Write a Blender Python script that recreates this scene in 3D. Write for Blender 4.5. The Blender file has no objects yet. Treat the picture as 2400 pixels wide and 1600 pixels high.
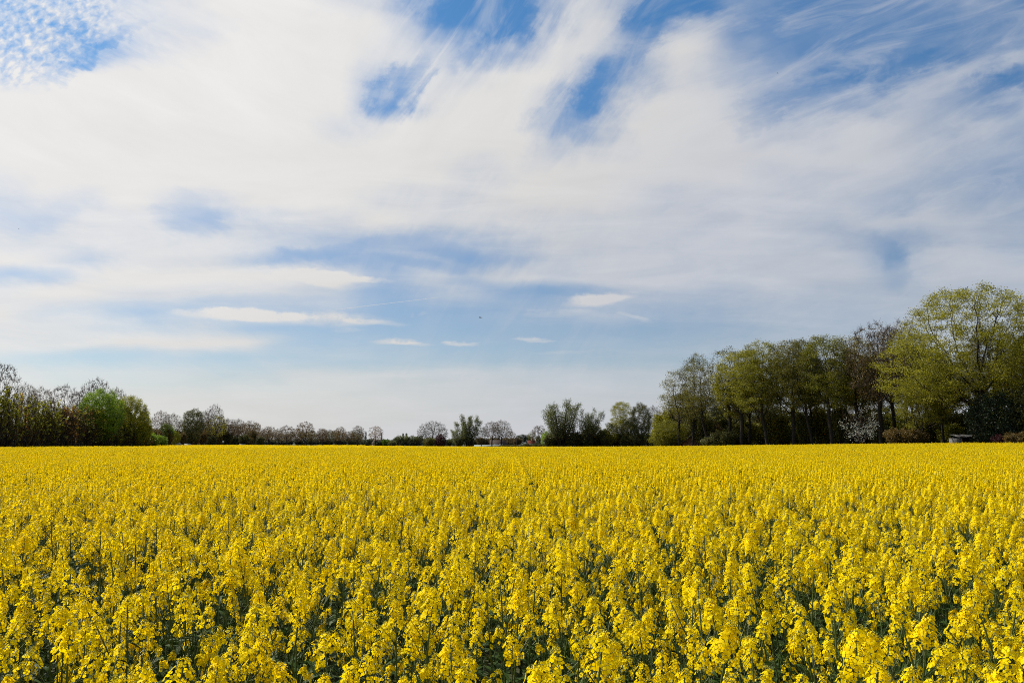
import bpy, math, random
import numpy as np
from mathutils import Vector, Matrix

scene = bpy.context.scene
COL = scene.collection
R = math.radians
PI = math.pi

# ------------------------------------------------------------------ camera
FPX = 1884.0                       # focal length in pixels of the 2400 px wide photograph
TH = math.atan((1037 - 800) / FPX) # upward tilt
CT, ST = math.cos(TH), math.sin(TH)
CAMZ = 1.65
cam_d = bpy.data.cameras.new('camera')
cam_d.sensor_width = 36.0
cam_d.lens = 36.0 * FPX / 2400.0
cam_d.clip_start = 0.05
cam_d.clip_end = 60000.0
cam = bpy.data.objects.new('camera', cam_d)
cam.location = (0, 0, CAMZ)
cam.rotation_euler = (PI / 2 + TH, 0, 0)
COL.objects.link(cam)
scene.camera = cam

# ------------------------------------------------------------------ exposure
scene.view_settings.view_transform = 'Standard'
scene.view_settings.look = 'None'
scene.view_settings.exposure = 0.42   # exposed a little brighter; the sky strength below is lowered to match
scene.view_settings.gamma = 1.0
scene.render.engine = 'CYCLES'
scene.cycles.max_bounces = 8
scene.cycles.transparent_max_bounces = 8
scene.cycles.use_denoising = False
scene.cycles.filter_width = 1.0

# ------------------------------------------------------------------ sun and sky
SUN_AZ, SUN_EL = R(-60), R(44)     # azimuth from +Y (view direction), negative = to the left
SUN_DIR = Vector((math.sin(SUN_AZ) * math.cos(SUN_EL), math.cos(SUN_AZ) * math.cos(SUN_EL), math.sin(SUN_EL)))
sun_d = bpy.data.lights.new('sun', 'SUN')
sun_d.energy = 5.0
sun_d.angle = R(0.6)
sun_d.color = (1.0, 0.94, 0.84)
sun = bpy.data.objects.new('sun', sun_d)
sun.rotation_euler = (-SUN_DIR).to_track_quat('-Z', 'Y').to_euler()
sun.location = (-30, 10, 40)
COL.objects.link(sun)

SKY_ROWS = [  # photographed elevation row : cloud cover 0-9 every 100 units across
    (0, "6667899987200571133222342"),
    (60, "5657889998312682643322234"),
    (120, "5646899998745886954322246"),
    (180, "8999999996889954865423664"),
    (240, "9999999995899738986557645"),
    (300, "9999999989999669998898775"),
    (360, "9999999999999889999998765"),
    (420, "8999999999989999998887654"),
    (470, "7889879998889998888876765"),
    (520, "7788757889888888888788876"),
    (570, "8888887655556888888765776"),
    (610, "9868886433435788888874887"),
    (650, "5699999984658788888886888"),
    (690, "8998888762452366667777777"),
    (730, "9764445541123454456667777"),
    (770, "8876663221112222345667777"),
    (805, "8889998333222233456677777"),
    (840, "5322333443333334456677777"),
    (880, "7666666777777777778888888"),
    (940, "8888888888888888888888888"),
    (1040, "9999999999999999999999999"),
]
SKY_BLOBS = [  # small separate clouds (+) and clear gaps (-): x, y, rx, ry, tilt deg, weight
    (560, 741, 130, 13, 2, .85), (740, 748, 150, 17, 0, .9), (870, 754, 75, 8, 6, .6), (800, 772, 45, 5, 0, .4), (1385, 700, 70, 15, -6, .8), (1440, 688, 50, 10, -4, .4),
    (925, 801, 55, 7, 1, .75), (965, 806, 45, 5, 4, .5), (1085, 807, 36, 5, 0, .8), (1258, 799, 48, 5, 2, .65), (1480, 742, 40, 5, 14, .3),
    (770, 655, 110, 15, 4, .5), (860, 655, 60, 5, 2, .5), (1300, 733, 75, 9, -3, .3), (965, 733, 6, 8, 0, .35), (995, 731, 13, 6, -10, .3), (1310, 826, 60, 4, 0, .25),
    (215, 125, 90, 13, -32, -.8), (150, 160, 50, 9, -20, -.5), (908, 245, 30, 30, -10, -.42), (940, 200, 30, 30, -30, -.25), (962, 152, 22, 34, 12, -.42),
    (1395, 205, 175, 42, -50, -.40), (1400, 212, 40, 22, -55, -.5), (925, 205, 95, 30, -60, -.32), (1130, 90, 70, 16, -40, -.3), (1490, 130, 40, 20, -40, -.45), (1300, 290, 60, 24, -20, -.3),
    (2370, 168, 80, 20, -14, -.7), (2310, 195, 55, 16, -14, -.4), (2075, 172, 110, 14, -17, -.4), (1870, 215, 120, 10, -17, -.3), (1790, 265, 60, 12, -20, -.3),
    (2085, 600, 34, 20, 40, -.4), (2110, 635, 26, 32, -10, -.35), (475, 512, 70, 24, 5, -.35), (90, 500, 90, 22, 0, -.25),
    (1270, 672, 120, 11, 3, -.45), (1360, 680, 90, 8, 2, -.3), (740, 590, 100, 14, -12, -.45), (620, 605, 50, 12, -8, -.3), (1060, 585, 70, 14, 10, -.4), (1010, 622, 70, 9, 12, -.3),
    (1110, 12, 120, 34, 4, -.6), (1230, 40, 40, 24, -50, -.5), (1560, 15, 70, 24, -10, -.5), (1470, 45, 30, 14, -40, -.4), (60, 640, 110, 12, 6, -.35), (600, 700, 120, 7, -1, -.35),
]


def build_world():
    w = bpy.data.worlds.new("World")
    scene.world = w
    w.use_nodes = True
    nt = w.node_tree
    nt.nodes.clear()
    L = nt.links

    def sock(n, i, v):
        if v is None:
            return
        if hasattr(v, 'is_output'):
            L.new(v, n.inputs[i])
        else:
            n.inputs[i].default_value = v

    def M(op, a, b=None, c=None, clamp=False):
        n = nt.nodes.new('ShaderNodeMath')
        n.operation = op
        n.use_clamp = clamp
        sock(n, 0, a); sock(n, 1, b); sock(n, 2, c)
        return n.outputs[0]

    def mr(v, a, b, c=0.0, d=1.0, t='SMOOTHSTEP'):
        n = nt.nodes.new('ShaderNodeMapRange')
        n.interpolation_type = t
        n.clamp = True
        sock(n, 0, v)
        for i, x in enumerate((a, b, c, d)):
            n.inputs[i + 1].default_value = x
        return n.outputs[0]

    def noise(x, y, z, scale, detail=5.0, rough=0.55, dist=0.0):
        c = nt.nodes.new('ShaderNodeCombineXYZ')
        sock(c, 0, x); sock(c, 1, y); sock(c, 2, z)
        n = nt.nodes.new('ShaderNodeTexNoise')
        L.new(c.outputs[0], n.inputs['Vector'])
        n.inputs['Scale'].default_value = scale
        n.inputs['Detail'].default_value = detail
        n.inputs['Roughness'].default_value = rough
        n.inputs['Distortion'].default_value = dist
        return n.outputs[0]

    def mix(f, a, b):
        n = nt.nodes.new('ShaderNodeMix')
        n.data_type = 'RGBA'
        n.clamp_factor = True
        sock(n, 0, f); sock(n, 6, a); sock(n, 7, b)
        return n.outputs[2]

    tc = nt.nodes.new('ShaderNodeTexCoord')
    sx = nt.nodes.new('ShaderNodeSeparateXYZ')
    L.new(tc.outputs['Generated'], sx.inputs[0])
    dx, dy, dz = sx.outputs
    dyc = M('MAXIMUM', dy, 0.08)
    gx = M('DIVIDE', dx, dyc)
    gz = M('DIVIDE', dz, dyc)
    v = M('DIVIDE', M('SUBTRACT', M('MULTIPLY', gz, CT), ST), M('MAXIMUM', M('ADD', M('MULTIPLY', gz, ST), CT), 0.2))
    u = M('MULTIPLY', gx, M('SUBTRACT', CT, M('MULTIPLY', v, ST)))
    X = M('ADD', M('MULTIPLY', u, FPX / 1000), 1.2)          # thousands of chart units
    Y = M('SUBTRACT', 0.8, M('MULTIPLY', v, FPX / 1000))
    X = M('MINIMUM', M('MAXIMUM', X, -3.0), 5.4)
    Y = M('MAXIMUM', Y, -4.0)
    # streak fields: cirrus combed in three directions above, level bands below
    fx = M('SUBTRACT', X, 1.15)
    wr = mr(X, 1.30, 1.75)
    wl = mr(X, 0.65, 1.02, 1.0, 0.0)
    wm = M('SUBTRACT', 1.0, M('ADD', wr, wl))

    def combed(fa, fb, seed, detail, rough=0.6, dist=0.5):
        acc_ = None
        for wgt, deg in ((wl, -24), (wm, 56), (wr, 21)):
            c_, s_ = math.cos(R(deg)), math.sin(R(deg))
            a_ = M('SUBTRACT', M('MULTIPLY', X, c_ * fa), M('MULTIPLY', Y, s_ * fa))
            b_ = M('ADD', M('MULTIPLY', X, s_ * fb), M('MULTIPLY', Y, c_ * fb))
            n_ = M('MULTIPLY', noise(a_, b_, seed + deg * .01, 1.0, detail, rough, dist), wgt)
            acc_ = n_ if acc_ is None else M('ADD', acc_, n_)
        return acc_
    fan = combed(2.6, 9.0, 0.3, 5.0)
    fanf = combed(8.0, 30.0, 1.7, 4.0)
    lev = noise(M('MULTIPLY', X, 2.2), M('MULTIPLY', Y, 13.0), 4.1, 1.6, 6.0, 0.58, 0.5)
    low = mr(M('ADD', Y, M('MULTIPLY', M('ABSOLUTE', fx), -0.12)), 0.20, 0.46)
    streak = M('ADD', M('MULTIPLY', fan, M('SUBTRACT', 1.0, low)), M('MULTIPLY', lev, low))
    w1 = noise(X, Y, 7.7, 3.2, 5.0, 0.55)
    w2 = noise(X, M('MULTIPLY', Y, 1.6), 2.2, 3.4, 5.0, 0.55)
    fine = noise(X, Y, 9.1, 14.0, 6.0, 0.65)
    wamp = mr(Y, 0.5, 0.75, 1.0, 0.35)
    Xw = M('ADD', X, M('MULTIPLY', wamp, M('ADD', M('MULTIPLY', M('SUBTRACT', w1, 0.5), 0.20),
                            M('ADD', M('MULTIPLY', M('SUBTRACT', fanf, 0.5), 0.05), M('MULTIPLY', M('SUBTRACT', fine, 0.5), 0.05)))))
    Yw = M('ADD', Y, M('MULTIPLY', wamp, M('ADD', M('MULTIPLY', M('SUBTRACT', w2, 0.5), 0.12),
                            M('MULTIPLY', M('SUBTRACT', fanf, 0.5), 0.04))))
    fac = M('DIVIDE', Xw, 2.4, clamp=True)
    acc = None
    prev = None
    for y, s in SKY_ROWS:
        r = nt.nodes.new('ShaderNodeValToRGB')
        L.new(fac, r.inputs[0])
        cr = r.color_ramp
        cr.interpolation = 'CARDINAL'
        while len(cr.elements) < len(s):
            cr.elements.new(0.5)
        for i, ch in enumerate(s):
            g = int(ch) / 9.0
            cr.elements[i].position = i / (len(s) - 1)
        for i, ch in enumerate(s):
            g = int(ch) / 9.0
            cr.elements[i].color = (g, g, g, 1)
        if acc is None:
            acc = r.outputs[0]
        else:
            acc = mix(mr(Yw, prev / 1000, y / 1000), acc, r.outputs[0])
        prev = y
    D = nt.nodes.new('ShaderNodeSeparateColor')
    L.new(acc, D.inputs[0])
    D = D.outputs[0]
    Xb = M('ADD', X, M('MULTIPLY', wamp, M('ADD', M('MULTIPLY', M('SUBTRACT', w1, 0.5), 0.22), M('ADD', M('MULTIPLY', M('SUBTRACT', fanf, 0.5), 0.07), M('MULTIPLY', M('SUBTRACT', fine, 0.5), 0.14)))))
    Yb = M('ADD', Y, M('ADD', M('ADD', M('MULTIPLY', M('SUBTRACT', lev, 0.5), 0.03), M('MULTIPLY', M('SUBTRACT', fine, 0.5), 0.022)), M('MULTIPLY', M('MULTIPLY', wamp, wamp), M('ADD', M('MULTIPLY', M('SUBTRACT', w2, 0.5), 0.20), M('MULTIPLY', M('SUBTRACT', fanf, 0.5), 0.03)))))
    soft = M('ADD', 0.85, M('MULTIPLY', M('SUBTRACT', M('ADD', M('MULTIPLY', fine, .6), M('MULTIPLY', lev, .4)), 0.5), 3.4))
    for (bx, by, rx, ry, tilt, wt) in SKY_BLOBS:
        if wt < 0:
            rx, ry = rx * 1.2, ry * 1.2
        c, s = math.cos(R(tilt)), math.sin(R(tilt))
        ex = M('SUBTRACT', Xb, bx / 1000)
        ey = M('SUBTRACT', Yb, by / 1000)
        a = M('ADD', M('MULTIPLY', ex, c * 1000 / rx), M('MULTIPLY', ey, s * 1000 / rx))
        b = M('ADD', M('MULTIPLY', ex, -s * 1000 / ry), M('MULTIPLY', ey, c * 1000 / ry))
        d = M('ADD', M('MULTIPLY', a, a), M('MULTIPLY', b, b))
        k = mr(d, 0.0, 1.9 if wt > 0 else 2.8, wt * (.72 if wt > 0 else .45), 0.0)
        k = M('MULTIPLY', k, soft)
        D = M('ADD', D, k)
    D = M('MINIMUM', M('MAXIMUM', D, 0.0), 1.0)
    # streaky break-up where cover is partial
    part = M('ADD', M('MULTIPLY', M('MULTIPLY', D, M('SUBTRACT', 1.0, D)), 2.6), 0.05)
    brk = M('ADD', M('MULTIPLY', M('SUBTRACT', streak, 0.5), M('ADD', 0.75, M('MULTIPLY', low, -0.05))), M('ADD', M('MULTIPLY', M('SUBTRACT', fine, 0.5), 0.35), M('MULTIPLY', M('SUBTRACT', fanf, 0.5), 0.3)))
    D = M('ADD', D, M('MULTIPLY', part, brk))
    # rippled altocumulus field
    ax = M('DIVIDE', M('SUBTRACT', X, 0.02), 0.27)
    ay = M('DIVIDE', M('SUBTRACT', Y, 0.03), 0.17)
    am = mr(M('ADD', M('ADD', M('MULTIPLY', ax, ax), M('MULTIPLY', ay, ay)), M('MULTIPLY', M('SUBTRACT', w1, 0.5), 0.6)), 0.45, 1.25, 1.0, 0.0)
    ca, sa = math.cos(R(28)), math.sin(R(28))
    rx_ = M('ADD', M('MULTIPLY', X, ca), M('MULTIPLY', Y, -sa))
    ry_ = M('ADD', M('MULTIPLY', X, sa), M('MULTIPLY', Y, ca))
    cell = noise(M('MULTIPLY', rx_, 0.75), ry_, 3.3, 70.0, 3.0, 0.5, 0.3)
    cell2 = noise(rx_, M('MULTIPLY', ry_, 1.6), 6.3, 14.0, 3.0, 0.5)
    cells = M('MULTIPLY', am, M('ADD', M('MULTIPLY', M('SUBTRACT', cell, 0.42), 2.1), M('MULTIPLY', M('SUBTRACT', cell2, 0.5), 0.9)))
    D = M('ADD', M('MULTIPLY', D, M('SUBTRACT', 1.0, M('MULTIPLY', am, 0.35))), M('MULTIPLY', cells, 0.9))
    D = M('MINIMUM', M('MAXIMUM', D, 0.0), 1.0)
    # rest of the sky dome, behind and overhead: broken veil
    gen = noise(M('DIVIDE', dx, M('ADD', M('ABSOLUTE', dz), 0.25)), M('DIVIDE', dy, M('ADD', M('ABSOLUTE', dz), 0.25)), 0.0, 1.3, 6.0, 0.6, 0.5)
    gen = mr(gen, 0.35, 0.65, 0.15, 0.95)
    side = mr(dy, 0.15, 0.45)
    D = M('ADD', M('MULTIPLY', D, side), M('MULTIPLY', gen, M('SUBTRACT', 1.0, side)))
    wis = combed(3.6, 14.0, 5.5, 5.0, 0.62, 0.9)
    wis = M('MULTIPLY', mr(wis, 0.40, 0.72), mr(Y, 0.45, 0.6, 0.46, 0.14))
    D = M('ADD', D, M('MULTIPLY', wis, M('SUBTRACT', 1.0, D)))
    D = M('POWER', D, 1.6)
    # cloud brightness by angle to the sun
    dot = nt.nodes.new('ShaderNodeVectorMath')
    dot.operation = 'DOT_PRODUCT'
    L.new(tc.outputs['Generated'], dot.inputs[0])
    dot.inputs[1].default_value = SUN_DIR
    angd = M('MULTIPLY', M('ARCCOSINE', dot.outputs['Value']), 180 / PI)
    cb = nt.nodes.new('ShaderNodeValToRGB')
    cb.color_ramp.interpolation = 'LINEAR'
    stops = [(0, (1.0, .99, .97)), (34, (.87, .855, .84)), (47, (.80, .79, .775)), (58, (.70, .695, .69)), (68, (.615, .63, .67)), (80, (.55, .58, .635)), (120, (.54, .56, .61))]
    e = cb.color_ramp.elements
    while len(e) < len(stops):
        e.new(0.5)
    for i, (a, c) in enumerate(stops):
        e[i].position = a / 120
    for i, (a, c) in enumerate(stops):
        e[i].color = (*c, 1)
    L.new(M('DIVIDE', angd, 120.0), cb.inputs[0])
    shade = M('ADD', 0.97, M('MULTIPLY', M('SUBTRACT', streak, 0.5), 0.18))
    vm = nt.nodes.new('ShaderNodeVectorMath'); vm.operation = 'SCALE'
    L.new(cb.outputs[0], vm.inputs[0]); L.new(M('MULTIPLY', shade, 0.747), vm.inputs['Scale'])
    cloud = vm.outputs[0]
    # clear air
    sky = nt.nodes.new('ShaderNodeTexSky')
    sky.sky_type = 'NISHITA'
    sky.sun_disc = False
    sky.sun_elevation = SUN_EL
    sky.sun_rotation = SUN_AZ
    sky.air_density = 1.0
    sky.dust_density = 0.6
    sky.ozone_density = 2.5
    sm = nt.nodes.new('ShaderNodeVectorMath'); sm.operation = 'SCALE'
    L.new(sky.outputs[0], sm.inputs[0]); sm.inputs['Scale'].default_value = SKY_STRENGTH
    tint = mix(mr(dz, 0.14, 0.50), (.82, .86, .92, 1), (.52, .96, 1.20, 1))
    tm = nt.nodes.new('ShaderNodeVectorMath'); tm.operation = 'MULTIPLY'
    L.new(sm.outputs[0], tm.inputs[0]); L.new(tint, tm.inputs[1])
    col = mix(D, tm.outputs[0], cloud)
    bg = nt.nodes.new('ShaderNodeBackground')
    L.new(col, bg.inputs[0])
    bg.inputs[1].default_value = 1.0
    out = nt.nodes.new('ShaderNodeOutputWorld')
    L.new(bg.outputs[0], out.inputs[0])
    w.cycles.sampling_method = 'MANUAL'
    w.cycles.sample_map_resolution = 512


SKY_STRENGTH = 0.0747
build_world()


# ------------------------------------------------------------------ helpers
def ray(px, py):
    u = (px - 1200) / FPX
    v = (800 - py) / FPX
    return u, CT - v * ST, ST + v * CT


def at(px, py, Y):
    a, b, c = ray(px, py)
    s = Y / b
    return Vector((a * s, Y, CAMZ + c * s))


def lateral(px, Y, py=1037):
    return at(px, py, Y).x


GROUND_PTS = np.array([
    (0, 0, 0), (0, 10, 0), (0, 25, 0), (-15, 15, 0), (15, 15, 0), (0, 50, 0), (-40, 50, 0), (40, 50, .1), (0, 100, -.05), (-50, 90, -.05),
    (-83, 130, -.1), (-87, 190, -.1), (-110, 270, -.15), (-105, 305, -.3), (-82, 440, -1.2), (-20, 300, -.85), (14, 265, -.8), (45, 262, -.8),
    (29, 150, -.2), (52, 122, .42), (64, 100, .68), (90, 95, 1.0), (150, 120, 1.0), (-60, 600, -1.4), (100, 600, -1.), (-300, 300, 0),
    (-50, 200, -.3), (0, 180, -.4), (0, -80, 0), (300, 300, .5), (-40, 400, -1.2), (-300, 900, -1), (300, 900, -1), (0, 1500, -1.2)], dtype=float)


_D2 = ((GROUND_PTS[:, None, :2] - GROUND_PTS[None, :, :2]) ** 2).sum(-1)
_GW = np.linalg.solve(1 / np.sqrt(_D2 + 45.0 ** 2) + 2e-4 * np.eye(len(GROUND_PTS)), GROUND_PTS[:, 2])


def gz(x, y):
    """Height of the gently rolling ground."""
    x = np.asarray(x, float); y = np.asarray(y, float)
    d2 = (x[..., None] - GROUND_PTS[:, 0]) ** 2 + (y[..., None] - GROUND_PTS[:, 1]) ** 2
    return (1 / np.sqrt(d2 + 45.0 ** 2)) @ _GW


EDGE = [(-1500, 95), (-600, 112), (0, 130), (340, 190), (420, 250), (570, 340), (640, 420), (890, 440), (930, 410), (1060, 300), (1280, 263), (1515, 261),
        (1548, 156), (1700, 144), (2000, 122), (2400, 99), (3000, 85), (4200, 70)]
EDGE_T = np.array([(p - 1200) / FPX / CT for p, _ in EDGE])
EDGE_Y = np.array([y for _, y in EDGE], float)


def yedge(x, y):
    return np.interp(np.asarray(x) / np.maximum(np.asarray(y), .1), EDGE_T, EDGE_Y)


def edge_at(px):
    return float(np.interp((px - 1200) / FPX / CT, EDGE_T, EDGE_Y))


class MB:
    """Collects verts / faces (with a material index) and links them as ONE mesh object."""
    def __init__(self):
        self.v = []
        self.f = []
        self.m = []
        self.n = 0

    def add(self, verts, faces, mat=0):
        verts = np.asarray(verts, float).reshape(-1, 3)
        self.v.append(verts)
        for q in faces:
            self.f.append([i + self.n for i in q])
            self.m.append(mat)
        self.n += len(verts)

    def add_np(self, verts, faces, mat=0):
        self.add(verts, np.asarray(faces).tolist(), mat)

    def box(self, x0, x1, y0, y1, z0, z1, mat=0):
        self.add([(x0, y0, z0), (x1, y0, z0), (x1, y1, z0), (x0, y1, z0), (x0, y0, z1), (x1, y0, z1), (x1, y1, z1), (x0, y1, z1)],
                 [(0, 3, 2, 1), (4, 5, 6, 7), (0, 1, 5, 4), (1, 2, 6, 5), (2, 3, 7, 6), (3, 0, 4, 7)], mat)

    def tube(self, pts, rads, sides=5, mat=0, cap=True):
        pts = np.asarray(pts, float)
        rads = np.asarray(rads, float)
        n = len(pts)
        tan = np.gradient(pts, axis=0)
        tan /= np.linalg.norm(tan, axis=1)[:, None] + 1e-9
        ref = np.where(np.abs(tan[:, 2:3]) > .9, np.array([[1., 0, 0]]), np.array([[0, 0, 1.]]))
        # one reference for the whole tube keeps rings aligned
        ref = np.repeat(ref[:1], n, 0)
        a = np.cross(tan, ref); a /= np.linalg.norm(a, axis=1)[:, None] + 1e-9
        b = np.cross(tan, a)
        k = np.arange(sides) * 2 * PI / sides
        ring = pts[:, None, :] + rads[:, None, None] * (np.cos(k)[None, :, None] * a[:, None, :] + np.sin(k)[None, :, None] * b[:, None, :])
        f = []
        for i in range(n - 1):
            for j in range(sides):
                j2 = (j + 1) % sides
                f.append((i * sides + j, i * sides + j2, (i + 1) * sides + j2, (i + 1) * sides + j))
        if cap:
            f.append(tuple((n - 1) * sides + j for j in range(sides)))
        self.add(ring.reshape(-1, 3), f, mat)

    def mesh(self, name, mats):
        me = bpy.data.meshes.new(name)
        v = np.concatenate(self.v) if self.v else np.zeros((0, 3))
        me.vertices.add(len(v))
        me.vertices.foreach_set('co', v.ravel())
        tot = np.fromiter((len(q) for q in self.f), dtype=np.int32, count=len(self.f))
        loops = np.fromiter((i for q in self.f for i in q), dtype=np.int32)
        me.loops.add(len(loops))
        me.loops.foreach_set('vertex_index', loops)
        me.polygons.add(len(tot))
        me.polygons.foreach_set('loop_start', np.concatenate([[0], np.cumsum(tot)[:-1]]).astype(np.int32) if len(tot) else tot)
        me.polygons.foreach_set('loop_total', tot)
        for m in mats:
            me.materials.append(m)
        me.polygons.foreach_set('material_index', np.asarray(self.m, dtype=np.int32))
        me.update(calc_edges=True)
        me.validate()
        return me

    def build(self, name, mats, parent=None, link=True):
        if not isinstance(mats, (list, tuple)):
            mats = [mats]
        o = bpy.data.objects.new(name, self.mesh(name, mats))
        if link:
            COL.objects.link(o)
        if parent is not None:
            o.parent = parent
        return o


def empty(name, loc, label, cat, group=None, rz=0.0, scale=(1, 1, 1)):
    o = bpy.data.objects.new(name, None)
    o.empty_display_size = .3
    COL.objects.link(o)
    o.location = loc
    o.rotation_euler = (0, 0, rz)
    o.scale = scale
    tag(o, label, cat, group)
    return o


def tag(o, label=None, cat=None, group=None, kind=None):
    if label: o['label'] = label
    if cat: o['category'] = cat
    if group: o['group'] = group
    if kind: o['kind'] = kind
    return o


def copy_tree(o, parent=None):
    c = o.copy()
    COL.objects.link(c)
    c.parent = parent
    for ch in o.children:
        copy_tree(ch, c)
    return c


# ------------------------------------------------------------------ materials
def new_mat(name):
    m = bpy.data.materials.new(name)
    m.use_nodes = True
    nt = m.node_tree
    nt.nodes.clear()
    out = nt.nodes.new('ShaderNodeOutputMaterial')
    return m, nt, out


def leaf_mat(name, c1, c2, trans=0.4, tcol=None, scale=0.5, rough=0.5, spec=0.25, bump=0.0):
    """Thin leaf or petal: reflecting and letting light through; colour varies from clump to clump and plant to plant."""
    m, nt, out = new_mat(name)
    L = nt.links
    tc = nt.nodes.new('ShaderNodeTexCoord')
    n = nt.nodes.new('ShaderNodeTexNoise')
    n.inputs['Scale'].default_value = scale
    n.inputs['Detail'].default_value = 4
    n.inputs['Roughness'].default_value = .7
    L.new(tc.outputs['Object'], n.inputs['Vector'])
    oi = nt.nodes.new('ShaderNodeObjectInfo')
    a = nt.nodes.new('ShaderNodeMath'); a.operation = 'MULTIPLY_ADD'
    L.new(oi.outputs['Random'], a.inputs[0]); a.inputs[1].default_value = .35
    L.new(n.outputs[0], a.inputs[2])
    mp = nt.nodes.new('ShaderNodeMapRange')
    L.new(a.outputs[0], mp.inputs[0])
    mp.inputs[1].default_value = .42; mp.inputs[2].default_value = .92
    mx = nt.nodes.new('ShaderNodeMix'); mx.data_type = 'RGBA'
    L.new(mp.outputs[0], mx.inputs[0])
    mx.inputs[6].default_value = (*c1, 1); mx.inputs[7].default_value = (*c2, 1)
    p = nt.nodes.new('ShaderNodeBsdfPrincipled')
    L.new(mx.outputs[2], p.inputs['Base Color'])
    p.inputs['Roughness'].default_value = rough
    p.inputs['Specular IOR Level'].default_value = spec
    t = nt.nodes.new('ShaderNodeBsdfTranslucent')
    if tcol:
        hm = nt.nodes.new('ShaderNodeMix'); hm.data_type = 'RGBA'; hm.blend_type = 'MULTIPLY'
        hm.inputs[0].default_value = 1.0
        L.new(mx.outputs[2], hm.inputs[6]); hm.inputs[7].default_value = (*tcol, 1)
        L.new(hm.outputs[2], t.inputs[0])
    else:
        L.new(mx.outputs[2], t.inputs[0])
    ms = nt.nodes.new('ShaderNodeMixShader')
    ms.inputs[0].default_value = trans
    L.new(p.outputs[0], ms.inputs[1]); L.new(t.outputs[0], ms.inputs[2])
    L.new(ms.outputs[0], out.inputs[0])
    return m


def surf_mat(name, c1, c2, scale=3.0, rough=0.8, metallic=0.0, stretch=(1, 1, 1), bump=0.2, detail=6, spec=0.3, lo=.35, hi=.7):
    m, nt, out = new_mat(name)
    L = nt.links
    tc = nt.nodes.new('ShaderNodeTexCoord')
    mpg = nt.nodes.new('ShaderNodeMapping')
    mpg.inputs['Scale'].default_value = stretch
    L.new(tc.outputs['Object'], mpg.inputs[0])
    n = nt.nodes.new('ShaderNodeTexNoise')
    n.inputs['Scale'].default_value = scale
    n.inputs['Detail'].default_value = detail
    n.inputs['Roughness'].default_value = .65
    L.new(mpg.outputs[0], n.inputs['Vector'])
    mp = nt.nodes.new('ShaderNodeMapRange')
    L.new(n.outputs[0], mp.inputs[0])
    mp.inputs[1].default_value = lo; mp.inputs[2].default_value = hi
    mx = nt.nodes.new('ShaderNodeMix'); mx.data_type = 'RGBA'
    L.new(mp.outputs[0], mx.inputs[0])
    mx.inputs[6].default_value = (*c1, 1); mx.inputs[7].default_value = (*c2, 1)
    p = nt.nodes.new('ShaderNodeBsdfPrincipled')
    L.new(mx.outputs[2], p.inputs['Base Color'])
    p.inputs['Roughness'].default_value = rough
    p.inputs['Metallic'].default_value = metallic
    p.inputs['Specular IOR Level'].default_value = spec
    if bump:
        b = nt.nodes.new('ShaderNodeBump')
        b.inputs['Strength'].default_value = bump
        L.new(n.outputs[0], b.inputs['Height'])
        L.new(b.outputs[0], p.inputs['Normal'])
    L.new(p.outputs[0], out.inputs[0])
    return m


def brick_mat(name, c1, c2, mortar, scale=4.0):
    m, nt, out = new_mat(name)
    L = nt.links
    tc = nt.nodes.new('ShaderNodeTexCoord')
    br = nt.nodes.new('ShaderNodeTexBrick')
    L.new(tc.outputs['Object'], br.inputs['Vector'])
    br.inputs['Color1'].default_value = (*c1, 1)
    br.inputs['Color2'].default_value = (*c2, 1)
    br.inputs['Mortar'].default_value = (*mortar, 1)
    br.inputs['Scale'].default_value = scale
    br.inputs['Mortar Size'].default_value = .015
    p = nt.nodes.new('ShaderNodeBsdfPrincipled')
    L.new(br.outputs[0], p.inputs['Base Color'])
    p.inputs['Roughness'].default_value = .85
    L.new(p.outputs[0], out.inputs[0])
    return m


M = {}
M['petal'] = leaf_mat('rape_petal', (.93, .722, .002), (.97, .80, .004), trans=.48, tcol=(1.0, .88, .4), scale=9.0, rough=.6, spec=.06)
M['bud'] = leaf_mat('rape_bud', (.30, .30, .035), (.46, .42, .05), trans=.2, scale=20, rough=.5)
M['rape_stem'] = leaf_mat('rape_stem', (.055, .086, .016), (.092, .128, .026), trans=.1, scale=6, rough=.45, spec=.4)
M['rape_leaf'] = leaf_mat('rape_leaf', (.026, .056, .011), (.052, .088, .018), trans=.25, scale=8, rough=.55, spec=.12)
M['bark'] = surf_mat('bark', (.014, .011, .009), (.038, .031, .025), scale=2.5, stretch=(3, 3, .5), rough=.95, bump=.5)
M['bark_grey'] = surf_mat('bark_grey', (.055, .048, .042), (.11, .10, .088), scale=2.5, stretch=(3, 3, .5), rough=.95, bump=.4)
M['twig'] = surf_mat('twig', (.038, .026, .016), (.078, .052, .032), scale=1.0, rough=.95, bump=0)
M['twig_red'] = surf_mat('twig_reddish', (.052, .030, .020), (.090, .050, .032), scale=1.0, rough=.95, bump=0)
M['twig_grey'] = surf_mat('twig_grey', (.046, .036, .026), (.084, .066, .048), scale=1.0, rough=.95, bump=0)
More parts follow.
